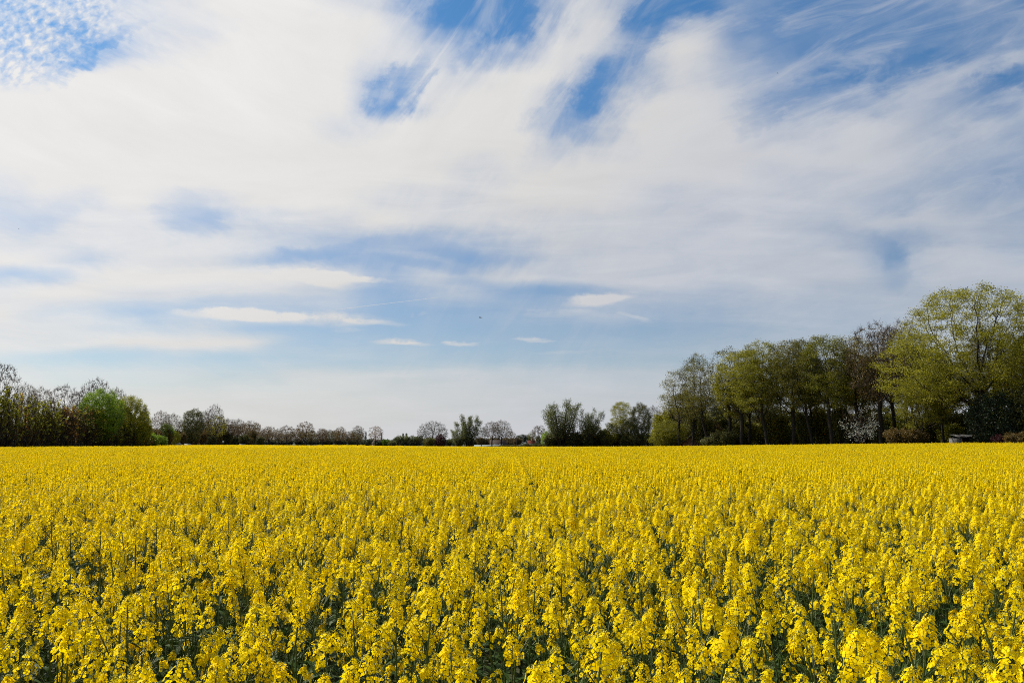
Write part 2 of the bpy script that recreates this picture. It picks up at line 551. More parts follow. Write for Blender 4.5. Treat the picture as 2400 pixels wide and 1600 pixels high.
LEAF = {
    'thicket': leaf_mat('leaf_thicket', (.080, .058, .022), (.145, .108, .036), trans=.4, scale=.6),
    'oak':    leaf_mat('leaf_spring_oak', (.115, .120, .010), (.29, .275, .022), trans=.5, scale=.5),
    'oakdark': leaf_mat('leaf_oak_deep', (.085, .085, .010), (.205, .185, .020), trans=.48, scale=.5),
    'green':  leaf_mat('leaf_fresh_green', (.105, .18, .010), (.27, .38, .026), trans=.5, scale=.5),
    'yellow': leaf_mat('leaf_yellow_green', (.16, .17, .012), (.33, .32, .025), trans=.5, scale=.5),
    'olive':  leaf_mat('leaf_olive', (.075, .080, .018), (.15, .145, .035), trans=.4, scale=.5),
    'willow': leaf_mat('leaf_willow', (.095, .115, .032), (.19, .205, .070), trans=.4, scale=.6),
    'brown':  leaf_mat('leaf_brown_bud', (.105, .072, .020), (.20, .135, .038), trans=.4, scale=.5),
    'copper': leaf_mat('leaf_copper', (.045, .012, .014), (.085, .022, .022), trans=.25, scale=.8),
    'dark':   leaf_mat('leaf_evergreen', (.014, .024, .010), (.032, .048, .018), trans=.15, scale=.8),
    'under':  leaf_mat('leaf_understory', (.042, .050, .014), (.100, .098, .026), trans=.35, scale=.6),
    'blossom': leaf_mat('white_blossom', (.40, .42, .36), (.58, .60, .54), trans=.3, scale=.8),
    'far':    leaf_mat('leaf_far_hazed', (.055, .075, .035), (.10, .12, .060), trans=.3, scale=.3),  # distance haze put into the leaf colour, paler and duller
    'conifer': leaf_mat('needle_dark', (.018, .030, .020), (.036, .050, .032), trans=.1, scale=.8),
    'orange': leaf_mat('leaf_autumnal_orange', (.20, .10, .025), (.30, .17, .035), trans=.4, scale=.5),
}

# ------------------------------------------------------------------ the ground
def build_ground():
    xs = np.concatenate([np.linspace(-3000, -320, 12), np.linspace(-300, 300, 101), np.linspace(320, 3000, 12)])
    ys = np.concatenate([np.linspace(-400, -40, 8), np.linspace(-30, 640, 112), np.linspace(700, 4000, 16)])
    gx_, gy_ = np.meshgrid(xs, ys)
    z = gz(gx_, gy_)
    v = np.stack([gx_, gy_, z], -1).reshape(-1, 3)
    nx = len(xs)
    f = [(j * nx + i, j * nx + i + 1, (j + 1) * nx + i + 1, (j + 1) * nx + i) for j in range(len(ys) - 1) for i in range(nx - 1)]
    b = MB(); b.add(v, f)
    m = surf_mat('soil_and_grass', (.030, .040, .014), (.060, .062, .022), scale=.6, rough=.95, bump=.3)
    o = b.build('ground', m)
    for p in o.data.polygons:
        p.use_smooth = True
    tag(o, 'dark soil and grass under the crop and trees', None, None, 'structure')


build_ground()


def build_road():
    # narrow country road along the far avenue
    pts = [(-190, 345), (-150, 352), (-128, 378), (-112, 452), (-60, 470), (10, 474), (90, 470)]
    b = MB(); v = []; f = []
    P = []
    for i in range(len(pts) - 1):
        for k in range(10):
            t = k / 10
            P.append((pts[i][0] * (1 - t) + pts[i + 1][0] * t, pts[i][1] * (1 - t) + pts[i + 1][1] * t))
    P = np.array(P)
    T = np.gradient(P, axis=0); T /= np.linalg.norm(T, axis=1)[:, None]
    Nn = np.stack([-T[:, 1], T[:, 0]], -1)
    for i, (p, n) in enumerate(zip(P, Nn)):
        for s in (-2.6, 2.6):
            q = p + n * s
            v.append((q[0], q[1], float(gz(q[0], q[1])) + .05))
        if i:
            f.append((2 * i - 2, 2 * i - 1, 2 * i + 1, 2 * i))
    b.add(v, f)
    o = b.build('road', surf_mat('asphalt', (.045, .045, .047), (.065, .064, .062), scale=4, rough=.9))
    tag(o, 'grey country road along the far row of trees', None, None, 'structure')


build_road()

# ------------------------------------------------------------------ rapeseed plants
def unit(v):
    v = np.asarray(v, float)
    return v / (np.linalg.norm(v) + 1e-9)


def frame(a):
    a = unit(a)
    r = np.array([0, 0, 1.]) if abs(a[2]) < .9 else np.array([1., 0, 0])
    x = unit(np.cross(a, r)); y = np.cross(a, x)
    return a, x, y


def add_flower(b, c, axis, rng, size=.0105, mat=0):
    a, x, y = frame(axis)
    ph = rng.uniform(0, PI)
    cup = rng.uniform(-.15, .55)
    for k in range(4):
        t = ph + k * PI / 2 + rng.uniform(-.12, .12)
        d = math.cos(t) * x + math.sin(t) * y
        s = -math.sin(t) * x + math.cos(t) * y
        cu = cup + rng.uniform(-.2, .2)
        L = size * rng.uniform(.88, 1.1)
        W = L * .52
        p0 = c + d * L * .12
        m_ = c + d * L * .62 + a * L * .42 * cu
        e_ = c + d * L * 1.05 + a * L * (.42 * cu - rng.uniform(-.06, .22))
        b.add([p0, m_ + s * W, e_ + s * W * .62, e_ - s * W * .62, m_ - s * W], [(0, 1, 4), (1, 2, 3, 4)], mat)


def add_bud(b, c, axis, L, W, mat):
    a, x, y = frame(axis)
    ring = [c + a * L * .4 + W * (math.cos(k * 2 * PI / 4) * x + math.sin(k * 2 * PI / 4) * y) for k in range(4)]
    b.add([c] + ring + [c + a * L], [(0, 2, 1), (0, 3, 2), (0, 4, 3), (0, 1, 4), (5, 1, 2), (5, 2, 3), (5, 3, 4), (5, 4, 1)], mat)


def raceme(bf, bb, bs, top, axis, n, rng, spread=1.0, span=.075):
    """Open flowers round a rachis (bf), unopened buds on top (bb), flower stalks and small pods (bs)."""
    a, x, y = frame(axis)
    span = min(span, .0048 * n)
    for i in range(n):
        t = (i + rng.uniform(0, .8)) / n                # 0 top .. 1 bottom
        g = i * 2.39996 + rng.uniform(-.4, .4)
        out = math.cos(g) * x + math.sin(g) * y
        base = top - a * (.006 + span * t)
        rad = (.009 + .017 * min(1, t * 1.7)) * spread * rng.uniform(.75, 1.3)
        c = base + out * rad + a * (.016 - .010 * t)
        fa = unit(out * (.75 + .5 * t) + a * (.85 - .6 * t) + rng.normal(0, .30, 3))
        add_flower(bf, c, fa, rng, size=.0103 * rng.uniform(.85, 1.15))
        if i % 2 == 0:
            bs.tube([base, base + out * rad * .6 + a * .004, c], [.0008, .0008, .001], 3, 0, False)
    nb = int(rng.integers(13, 20))
    for i in range(nb):
        g = i * 2.39996
        r_ = .011 * math.sqrt((i + .5) / nb) * spread
        d = unit(a * 1.0 + (math.cos(g) * x + math.sin(g) * y) * (r_ / .011) * .8)
        c = top + (math.cos(g) * x + math.sin(g) * y) * r_ + a * (.014 - 9 * r_ * r_ / .011 * .1)
        add_bud(bb, c, d, rng.uniform(.0065, .0085), .0021, 0)
    for i in range(int(rng.integers(3, 7))):            # young pods below the flowers
        g = rng.uniform(0, 2 * PI)
        out = math.cos(g) * x + math.sin(g) * y
        base = top - a * (span + .012 + .012 * i)
        bs.tube([base, base + out * .016 + a * .01, base + out * .026 + a * .032], [.0009, .0012, .0006], 3, 0, False)


def add_leaf(b, base, d, L, W, rng, mat=0, droop=.5):
    d = unit(d)
    s = unit(np.cross(d, (0, 0, 1.)))
    up = np.cross(s, d)
    n = 5
    v = []; f = []
    for i in range(n):
        t = i / (n - 1)
        c = base + d * L * t + up * (.10 * L * math.sin(t * PI) ) - np.array([0, 0, 1.]) * droop * L * t * t * .55
        w = W * (math.sin(PI * (t * .82 + .14)) ** .8) * (1 + .12 * math.sin(9 * t + rng.uniform(0, 6)))
        v += [c - s * w + up * w * .35, c, c + s * w + up * w * .35]
        if i:
            k = 3 * i
            f += [(k - 3, k - 2, k + 1, k), (k - 2, k - 1, k + 2, k + 1)]
    b.add(v, f, mat)


def rape_variant(seed, H, heads, dense, minor):
    """One rapeseed plant: stem with side shoots, leaves, and a flower head (with buds) on every shoot."""
    rng = np.random.default_rng(seed)
    bs, bl = MB(), MB()
    lean = rng.normal(0, .06, 2)
    def axis_pt(t):
        return np.array([lean[0] * t * t * H + .008 * math.sin(5 * t), lean[1] * t * t * H, t * H])
    pts = [axis_pt(t) for t in np.linspace(0, 1, 8)]
    bs.tube(pts, np.linspace(.0062, .0026, 8), 5)
    H_ = []
    tips = [(pts[-1], unit(pts[-1] - pts[-2]), 1.15)]
    for i in range(heads - 1):
        t = .50 + .38 * (i + rng.uniform(.1, .9)) / max(1, heads - 1)
        g = i * 2.39996 + rng.uniform(-.3, .3)
        o = np.array([math.cos(g), math.sin(g), 0])
        p = axis_pt(t)
        end_z = H * rng.uniform(.80, .975)
        rr = rng.uniform(.055, .125)
        tip = np.array([p[0] + o[0] * rr, p[1] + o[1] * rr, max(end_z, p[2] + .08)])
        mid = p + o * rr * .55 + np.array([0, 0, (tip[2] - p[2]) * .40])
        bs.tube([p, mid, tip], [.0030, .0025, .0018], 4)
        tips.append((tip, unit(tip - mid + np.array([0, 0, .05])), rng.uniform(.72, 1.0)))
        add_leaf(bl, p, o * 1.0 + np.array([0, 0, .8]), rng.uniform(.05, .085), .010, rng, 0, .5)
    for i in range(9):
        t = .10 + .52 * (i + rng.uniform(0, .9)) / 9
        g = i * 2.39996 + 1.0
        o = np.array([math.cos(g), math.sin(g), rng.uniform(.35, 1.0)])
        k = 1 - t
        add_leaf(bl, axis_pt(t), o, .10 + .13 * k * rng.uniform(.7, 1.2), .010 + .016 * k, rng, 0, rng.uniform(.3, .9))
    for j in range(6):                                  # fine bare side stalks
        t = rng.uniform(.55, .85); g = rng.uniform(0, 6.28)
        p = axis_pt(t); o = np.array([math.cos(g), math.sin(g), 1.3])
        bs.tube([p, p + o * .05, p + o * .10], [.0016, .0013, .0008], 3, 0, False)
    for tip, ax, k in tips:
        bf, bb = MB(), MB()
        n = int(dense * k * rng.uniform(.85, 1.3))
        raceme(bf, bb, bs, tip, ax, max(7, n), rng, spread=.84 + .36 * k, span=.048 + .036 * k)
        H_.append((bf, bb))
    for j in range(minor):                              # late side shoots with a few loose flowers
        t = rng.uniform(.48, .74); g = rng.uniform(0, 2 * PI)
        o = np.array([math.cos(g), math.sin(g), 0])
        p = axis_pt(t); rr = rng.uniform(.05, .13)
        tip = p + o * rr + np.array([0, 0, rng.uniform(.08, .22)])
        mid = p + o * rr * .6 + (tip - p) * np.array([0, 0, .4])
        bs.tube([p, mid, tip], [.0026, .002, .0014], 4)
        bf, bb = MB(), MB()
        raceme(bf, bb, bs, tip, unit(tip - mid), int(rng.integers(8, 12)), rng, spread=.6, span=.024)
        H_.append((bf, bb))
    return bs, bl, H_


VARIANTS = []
for i, (H, hd, dn, mn) in enumerate([(1.00, 2, 26, 2), (.95, 3, 20, 1), (1.06, 2, 30, 2), (.89, 3, 16, 2), (1.11, 3, 30, 1), (.82, 2, 13, 3),
                                     (.99, 3, 18, 2), (1.03, 1, 36, 2), (.92, 2, 24, 1), (1.06, 3, 24, 2), (.97, 2, 20, 3), (.86, 3, 15, 1)]):
    bs, bl, hs = rape_variant(100 + i, H, hd, dn, mn)
    me = dict(H=H, stem=bs.mesh('rape_stem', [M['rape_stem']]), leaf=bl.mesh('rape_leaves', [M['rape_leaf']]),
              heads=[(f.mesh('rape_flowers', [M['petal']]), b.mesh('rape_buds', [M['bud']])) for f, b in hs])
    # the same plant as one mesh, for the mass of the crop
    full = MB()
    for src, k in [(bs, 0), (bl, 1)]:
        full.add(np.concatenate(src.v), src.f, k)
    for f, b in hs:
        full.add(np.concatenate(f.v), f.f, 2)
        full.add(np.concatenate(b.v), b.f, 3)
    me['full'] = full.mesh('rape_plant_whole', [M['rape_stem'], M['rape_leaf'], M['petal'], M['bud']])
    VARIANTS.append(me)


def crop_patch(seed, size, per_m2, heads, fl, fs, hw, hh, stems):
    """A square piece of crop seen from farther off: same plants with fewer, simpler flowers."""
    rng = np.random.default_rng(seed)
    n = int(size * size * per_m2)
    b = MB()
    P = rng.uniform(-size / 2, size / 2, (n, 2))
    Hs = rng.normal(.95, .085, n)
    C = []; 
    for (x, y), H in zip(P, Hs):
        for k in range(heads):
            if k == 0:
                c = (x, y, H)
            else:
                g = rng.uniform(0, 6.28); r_ = rng.uniform(.04, .13)
                c = (x + r_ * math.cos(g), y + r_ * math.sin(g), H * rng.uniform(.70, .96))
            C.append(c)
    C = np.array(C)
    # flowers as small cupped four-sided blades
    F = np.repeat(C, fl, 0)
    N = len(F)
    t = rng.uniform(0, 1, N)
    g = rng.uniform(0, 2 * PI, N)
    rad = hw * (.35 + .65 * np.minimum(1, t * 1.7)) * rng.uniform(.6, 1.1, N)
    ctr = F + np.stack([np.cos(g) * rad, np.sin(g) * rad, -hh * t], -1)
    ax = np.stack([np.cos(g), np.sin(g), 1.0 - .9 * t], -1) + rng.normal(0, .35, (N, 3))
    ax /= np.linalg.norm(ax, axis=1)[:, None]
    ref = rng.normal(0, 1, (N, 3))
    X = np.cross(ax, ref); X /= np.linalg.norm(X, axis=1)[:, None] + 1e-9
    Y = np.cross(ax, X)
    s = fs * rng.uniform(.75, 1.2, N)[:, None]
    V = np.stack([ctr + X * s, ctr + Y * s * .8 + ax * s * .3, ctr - X * s, ctr - Y * s * .8 + ax * s * .3], 1).reshape(-1, 3)
    idx = np.arange(N * 4).reshape(-1, 4)
    b.add_np(V, idx, 0)
    # bud tips
    nb = len(C)
    up = rng.normal(0, .012, (nb, 3))
    w = hw * .33
    a = rng.uniform(0, PI, nb)
    dx_ = np.stack([np.cos(a) * w, np.sin(a) * w, np.zeros(nb)], -1)
    V = np.stack([C - dx_, C + dx_, C + up + np.array([0, 0, w * 1.7])], 1).reshape(-1, 3)
    b.add_np(V, np.arange(nb * 3).reshape(-1, 3), 2)
    if stems:
        for (x, y), H in zip(P, Hs):
            r_ = .004 if stems > 1 else .006
            dxy = rng.normal(0, .02, 2)
            top = np.array([x, y, H - .01])
            bot = np.array([x + dxy[0], y + dxy[1], 0.0])
            a = rng.uniform(0, PI)
            for q in (0, PI / 2):
                o = np.array([math.cos(a + q), math.sin(a + q), 0]) * r_
                b.add([bot - o, bot + o, top + o * .5, top - o * .5], [(0, 1, 2, 3)], 1)
    # leaves and shoots below the flowers
    nl = int(n * (7 if stems else 4))
    c = np.stack([rng.uniform(-size / 2, size / 2, nl), rng.uniform(-size / 2, size / 2, nl), rng.uniform(.15, .74, nl)], -1)
    d = rng.normal(0, 1, (nl, 3)); d[:, 2] = np.abs(d[:, 2]) * .9 + .2; d /= np.linalg.norm(d, axis=1)[:, None]
    sd = np.cross(d, [0, 0, 1.]); sd /= np.linalg.norm(sd, axis=1)[:, None] + 1e-9
    L_ = (.10 if stems else .2) * rng.uniform(.6, 1.3, nl)[:, None]
    V = np.stack([c, c + d * L_ * .5 + sd * L_ * .16, c + d * L_, c + d * L_ * .5 - sd * L_ * .16], 1).reshape(-1, 3)
    b.add_np(V, np.arange(nl * 4).reshape(-1, 4), 3)
    return b.mesh('crop_patch', [M['petal'], M['rape_stem'], M['bud'], M['rape_leaf']])


# where the plants stand
rngp = np.random.default_rng(7)
SP = .193
ix = np.arange(-16, 16.01, SP)
iy = np.arange(.9, 12.2, SP)
PX, PY = np.meshgrid(ix, iy)
PX = PX + (np.arange(len(iy)) % 2)[:, None] * SP / 2
PX = (PX + rngp.uniform(-.075, .075, PX.shape)).ravel()
PY = (PY + rngp.uniform(-.075, .075, PY.shape)).ravel()
keep = np.abs(PX) < 1.05 * PY + 1.6
# some thin spots where the dark stalks show
thin = np.zeros(len(PX), bool)
for (tx, ty, tr) in [(lateral(1180, 3.4, 1400), 3.5, .26), (lateral(1830, 3.0, 1420), 3.1, .16), (lateral(640, 3.0, 1400), 3.1, .22), (lateral(500, 3.6, 1400), 3.7, .18),
                     (lateral(1900, 5.5, 1300), 5.5, .25), (lateral(1120, 6.2, 1250), 6.2, .3), (lateral(1650, 4.0, 1380), 4.0, .15), (lateral(300, 2.8, 1500), 2.8, .18)]:
    thin |= (PX - tx) ** 2 + (PY - ty) ** 2 < tr * tr
keep &= ~(thin & (rngp.uniform(0, 1, len(PX)) < .8))
PX, PY = PX[keep], PY[keep]
order = np.argsort(PY)
PX, PY = PX[order], PY[order]
PZ = gz(PX, PY)
PV = rngp.integers(0, len(VARIANTS), len(PX))
PS = rngp.uniform(.88, 1.08, len(PX))
PR = rngp.uniform(0, 2 * PI, len(PX))
inview = (np.abs(PX) < .622 * PY + .06) & (PY > 2.12)
near = np.zeros(len(PX), bool)
near[np.where(inview)[0][:300]] = True

PLANT_LABELS = [  # by how the plant looks
    (lambda v, s: v['H'] * s > 1.06, 'tall rapeseed plant in the front rows, its yellow flower heads standing above its neighbours'),
    (lambda v, s: v['H'] * s < .90, 'short rapeseed plant in the front rows, its yellow flower heads sunk below its neighbours'),
    (lambda v, s: True, 'rapeseed plant of middling height in the front rows, yellow flower heads level with its neighbours'),
]
GROUP_RAPE = 'nearest rapeseed plants along the front of the field'
proto_plants = {}
for i in np.where(near)[0]:
    k = int(PV[i])
    v = VARIANTS[k]
    s = float(PS[i])
    label = next(t for f, t in PLANT_LABELS if f(v, s))
    if k not in proto_plants:
        root = empty('rapeseed_plant', (0, 0, 0), label, 'rapeseed plant', GROUP_RAPE)
        o = bpy.data.objects.new('stem', v['stem']); COL.objects.link(o); o.parent = root
        o = bpy.data.objects.new('foliage', v['leaf']); COL.objects.link(o); o.parent = root
        for fm, bm_ in v['heads']:
            h = bpy.data.objects.new('flower_head', fm); COL.objects.link(h); h.parent = root
            q = bpy.data.objects.new('bud_cluster', bm_); COL.objects.link(q); q.parent = h
        proto_plants[k] = root
    else:
        root = copy_tree(proto_plants[k])
    root['label'] = label
    root.location = (float(PX[i]), float(PY[i]), float(PZ[i]))
    root.rotation_euler = (float(rngp.normal(0, .085)), float(rngp.normal(0, .085)), float(PR[i]))
    root.scale = (s, s, s)

# the rest of the crop: one mass
src = bpy.data.collections.new('crop_sources')
names = []
for k, v in enumerate(VARIANTS):
    o = bpy.data.objects.new('crop_%02d' % k, v['full']); src.objects.link(o)
NV = len(VARIANTS)
PATCHES = [(1.5, dict(per_m2=27, heads=3, fl=18, fs=.0115, hw=.028, hh=.075, stems=2), 4),
           (2.5, dict(per_m2=26, heads=3, fl=6, fs=.021, hw=.029, hh=.075, stems=1), 4),
           (6.0, dict(per_m2=22, heads=3, fl=2, fs=.042, hw=.035, hh=.07, stems=0), 4)]
kk = NV
first = []
for size, kw, cnt in PATCHES:
    first.append(kk)
    for c in range(cnt):
        o = bpy.data.objects.new('crop_%02d' % kk, crop_patch(500 + kk, size, **dict(kw, per_m2=kw['per_m2'] * (.80, .95, 1.05, 1.15)[c]))); src.objects.link(o)
        kk += 1

pts = [np.stack([PX, PY, PZ], -1)[~near]]
var = [PV[~near]]
rot = [np.stack([rngp.normal(0, .085, (~near).sum()), rngp.normal(0, .085, (~near).sum()), PR[~near]], -1)]
scl = [PS[~near]]


def scatter_patches(i, size, y0, y1):
    xs = np.arange(-420, 420, size)
    ys = np.arange(y0 + size / 2, y1, size)
    gx_, gy_ = np.meshgrid(xs, ys)
    gx_, gy_ = gx_.ravel(), gy_.ravel()
    k = (np.abs(gx_) < .95 * gy_ + 4) & (gy_ + size * .5 < yedge(gx_, gy_))
    far2 = (gy_ > 462) & (gy_ < 600) & (gx_ / gy_ > -.235) & (gx_ / gy_ < -.14)     # second field beyond the avenue
    k |= far2
    gx_, gy_ = gx_[k], gy_[k]
    n = len(gx_)
    z = gz(gx_, gy_)
    h = size / 2
    tx = (gz(gx_ + h, gy_) - gz(gx_ - h, gy_)) / size
    ty = (gz(gx_, gy_ + h) - gz(gx_, gy_ - h)) / size
    q = rngp.integers(0, 4, n) * (PI / 2)
    pts.append(np.stack([gx_, gy_, z], -1))
    stand = np.sin(gx_ * .11 + 1.3) * np.sin(gy_ * .083) + np.sin(gx_ * .031 + gy_ * .047) + rngp.normal(0, .7, n)
    var.append(first[i] + np.digitize(stand, (-.9, -.1, .7)))
    rot.append(np.stack([np.zeros(n), np.zeros(n), q], -1))
    scl.append(1 + .025 * np.sin(gx_ * .13 + gy_ * .09) + rngp.normal(0, .012, n))


scatter_patches(0, 1.5, 12.1, 40.6)
scatter_patches(1, 2.5, 40.6, 120.6)
scatter_patches(2, 6.0, 120.6, 604)


def build_crop():
    P = np.concatenate(pts); n = len(P)
    me = bpy.data.meshes.new('rapeseed_crop')
    me.vertices.add(n)
    me.vertices.foreach_set('co', P.ravel())
    a = me.attributes.new('variant', 'INT', 'POINT'); a.data.foreach_set('value', np.concatenate(var).astype(np.int32))
    a = me.attributes.new('turn', 'FLOAT_VECTOR', 'POINT'); a.data.foreach_set('vector', np.concatenate(rot).astype(np.float32).ravel())
    a = me.attributes.new('size', 'FLOAT', 'POINT'); a.data.foreach_set('value', np.concatenate(scl).astype(np.float32))
    o = bpy.data.objects.new('rapeseed_crop', me)
    COL.objects.link(o)
    tag(o, 'mass of yellow flowering rapeseed filling the field behind the front rows', 'crop', None, 'stuff')
    ng = bpy.data.node_groups.new('crop_scatter', 'GeometryNodeTree')
    ng.interface.new_socket(name='Geometry', in_out='INPUT', socket_type='NodeSocketGeometry')
    ng.interface.new_socket(name='Geometry', in_out='OUTPUT', socket_type='NodeSocketGeometry')
    N_ = ng.nodes.new; L = ng.links.new
    gi = N_('NodeGroupInput'); go = N_('NodeGroupOutput')
    ci = N_('GeometryNodeCollectionInfo')
    ci.inputs['Collection'].default_value = src
    ci.inputs['Separate Children'].default_value = True
    ci.inputs['Reset Children'].default_value = True
    ip = N_('GeometryNodeInstanceOnPoints')
    ip.inputs['Pick Instance'].default_value = True

    def attr(name, t):
        x = N_('GeometryNodeInputNamedAttribute'); x.data_type = t; x.inputs['Name'].default_value = name
        return next(s for s in x.outputs if s.enabled and s.name == 'Attribute')
    e2r = N_('FunctionNodeEulerToRotation')
    L(attr('turn', 'FLOAT_VECTOR'), e2r.inputs[0])
    L(gi.outputs[0], ip.inputs['Points'])
    L(ci.outputs[0], ip.inputs['Instance'])
    L(attr('variant', 'INT'), ip.inputs['Instance Index'])
    L(e2r.outputs[0], ip.inputs['Rotation'])
    L(attr('size', 'FLOAT'), ip.inputs['Scale'])
    L(ip.outputs[0], go.inputs[0])
    md = o.modifiers.new('scatter', 'NODES')
    md.node_group = ng
    print('crop instances', n)


build_crop()

# ------------------------------------------------------------------ trees
def in_env(rng, env, n):
    """Random points in a union of ellipsoids (cx, cy, cz, rx, ry, rz), denser towards the outside."""
    vol = np.array([e[3] * e[4] * e[5] for e in env], float)
    k = rng.choice(len(env), n, p=vol / vol.sum())
    d = rng.normal(0, 1, (n, 3)); d /= np.linalg.norm(d, axis=1)[:, None]
    r = rng.uniform(0, 1, n) ** (1 / 4.2)
    e = np.array(env, float)[k]
    return e[:, :3] + d * r[:, None] * e[:, 3:]


def colonize(rng, base_pts, env, n_att, step=.45, dk=.75, di=6.0, up=.10, iters=160, jit=.22):
    """Branching skeleton that grows towards the light-filled volume `env`."""
    A = in_env(rng, env, n_att)
    A = A[A[:, 2] > 0.3]
    P = [np.array(p, float) for p in base_pts]
    par = [-1] + list(range(len(P) - 1))
    near_d = np.full(len(A), 1e9); near_i = np.zeros(len(A), int)
    alive = np.ones(len(A), bool)
    fresh = list(range(len(P)))
    kids = {}
    for it in range(iters):
        N = np.array([P[i] for i in fresh])
        d = np.linalg.norm(A[:, None, :] - N[None], axis=2)
        j = d.argmin(1); dm = d[np.arange(len(A)), j]
        b = dm < near_d
        near_d[b] = dm[b]; near_i[b] = np.array(fresh)[j[b]]
        alive &= near_d > dk
        sel = np.where(alive & (near_d < (di if it > 3 else 1e9)))[0]
        if not len(sel):
            break
        pull = {}
        for s in sel:
            v = A[s] - P[near_i[s]]
            v = v / (np.linalg.norm(v) + 1e-9)
            q = pull.get(near_i[s])
            pull[near_i[s]] = v if q is None else q + v
        fresh = []
        for i, v in pull.items():
            if kids.get(i, 0) >= 3:
                continue
            v = v / (np.linalg.norm(v) + 1e-9) + np.array([0, 0, up]) + rng.normal(0, jit, 3)
            v /= np.linalg.norm(v)
            P.append(P[i] + v * step); par.append(i); fresh.append(len(P) - 1)
            kids[i] = kids.get(i, 0) + 1
        if not fresh:
            break
    return np.array(P), np.array(par)


def radii(P, par, r_base, r_tip=.014, e=2.35):
    n = len(P)
    acc = np.zeros(n); ch = np.zeros(n, int)
    for i in range(n - 1, -1, -1):
        if acc[i] == 0:
            acc[i] = r_tip ** e
        if par[i] >= 0:
            acc[par[i]] += acc[i]; ch[par[i]] += 1
    r = acc ** (1 / e)
    # scale the thick end so that the trunk has the wanted girth, keep the tips
    k = math.log(r_base / r_tip) / math.log(max(r[0] / r_tip, 1.01))
    return r_tip * (r / r_tip) ** k, ch


def chains(P, par, r):
    n = len(P)
    ch = [[] for _ in range(n)]
    for i in range(1, n):
        if par[i] >= 0:
            ch[par[i]].append(i)
    out = []
    st = [(i, None) for i in range(n) if par[i] < 0]
    while st:
        i, pre = st.pop()
        c = [] if pre is None else [pre]
        c.append(i)
        while ch[i]:
            k = sorted(ch[i], key=lambda q: -r[q])
            for q in k[1:]:
                st.append((q, i))
            i = k[0]; c.append(i)
        out.append(c)
    return out


def leaf_quads(b, C, rng, n_each, sig, size, mat, flat=.0, layer=.7):
    """Leaf sprays: n_each small blades scattered round every centre in C."""
    if not len(C) or n_each <= 0:
        return
    C = np.repeat(np.asarray(C), n_each, 0)
    n = len(C)
    C = C + rng.normal(0, 1, (n, 3)) * np.array([sig, sig, sig * layer])
    d = rng.normal(0, 1, (n, 3)); d[:, 2] *= (1 - flat); d /= np.linalg.norm(d, axis=1)[:, None]
    nrm = rng.normal(0, 1, (n, 3)) + np.array([0, 0, .7 if layer > .5 else 1.6])
    s = np.cross(d, nrm); s /= np.linalg.norm(s, axis=1)[:, None] + 1e-9
    L = size * rng.uniform(.6, 1.35, n)[:, None]
    V = np.stack([C - d * L * .5, C + s * L * .34, C + d * L * .5, C - s * L * .34], 1).reshape(-1, 3)
    b.add_np(V, np.arange(n * 4).reshape(-1, 4), mat)


def twig_spray(b, C, D, rng, n_each, L, r, mat):
    for c, d in zip(C, D):
        for _ in range(n_each):
            v = unit(d + rng.normal(0, .55, 3))
            l = L * rng.uniform(.5, 1.2)
            m_ = c + v * l * .5 + rng.normal(0, .05 * l, 3)
            b.tube([c, m_, m_ + unit(v + rng.normal(0, .3, 3)) * l * .5], [r, r * .8, r * .5], 3, mat, False)


def tree_mesh(seed, H, trunk_h, env, n_att=900, r_base=.3, step=.45, dk=.75, up=.1, lean=(0, 0), leaf_n=10, leaf_sig=.34, leaf_size=.20,
              leaf_r=.035, twigs=2, twig_len=.7, twig_r=.011, split_r=.07, bare_tip=.0, leaf_keep=1.0, jit=.22, di=6.0, layer=.7):
    rng = np.random.default_rng(seed)
    n0 = max(2, int(trunk_h / step))
    base = [np.array([lean[0] * (t ** 1.4) + .06 * math.sin(3.1 * t * 2 + seed), lean[1] * t ** 1.4, trunk_h * t]) for t in np.linspace(0, 1, n0 + 1)]
    P, par = colonize(rng, base, env, n_att, step, dk, di, up, jit=jit)
    r, nc = radii(P, par, r_base)
    tr, cr = MB(), MB()
    flare = np.exp(-P[:, 2] / .5) * .5 * r_base
    for c in chains(P, par, r):
        rr = r[c].copy()
        if P[c[0], 2] < .01:
            rr = rr + flare[c]
        elif len(c) > 1:
            rr[0] = min(rr[0], rr[1] * 1.15)
        m = rr.max()
        b = tr if m > split_r else cr
        b.tube(P[c], rr, 7 if m > .15 else (5 if m > .06 else 3), 0, False)
    par_dir = np.where(par[:, None] >= 0, P - P[np.maximum(par, 0)], np.array([[0, 0, 1.]]))
    tips = np.where(r < leaf_r)[0]
    tips = tips[P[tips, 2] > trunk_h * .3]
    t2 = tips[nc[tips] == 0] if twigs else tips[:0]
    twig_spray(cr, P[t2], par_dir[t2] / step, rng, twigs, twig_len, twig_r, 0)
    lt = tips
    if leaf_keep < 1:
        # leaves break bough by bough, so whole boughs are thinner than others
        g = np.sin(P[lt, 0] * 1.1 + seed) + np.sin(P[lt, 1] * 1.3 + 2 * seed) + np.sin(P[lt, 2] * 1.2 + 3 * seed) + rng.normal(0, .6, len(lt))
        lt = lt[g < np.quantile(g, leaf_keep)]
    if leaf_n:
        leaf_quads(cr, P[lt] + par_dir[lt] * .3, rng, leaf_n, leaf_sig, leaf_size, 1, 0, layer)
    return tr, cr


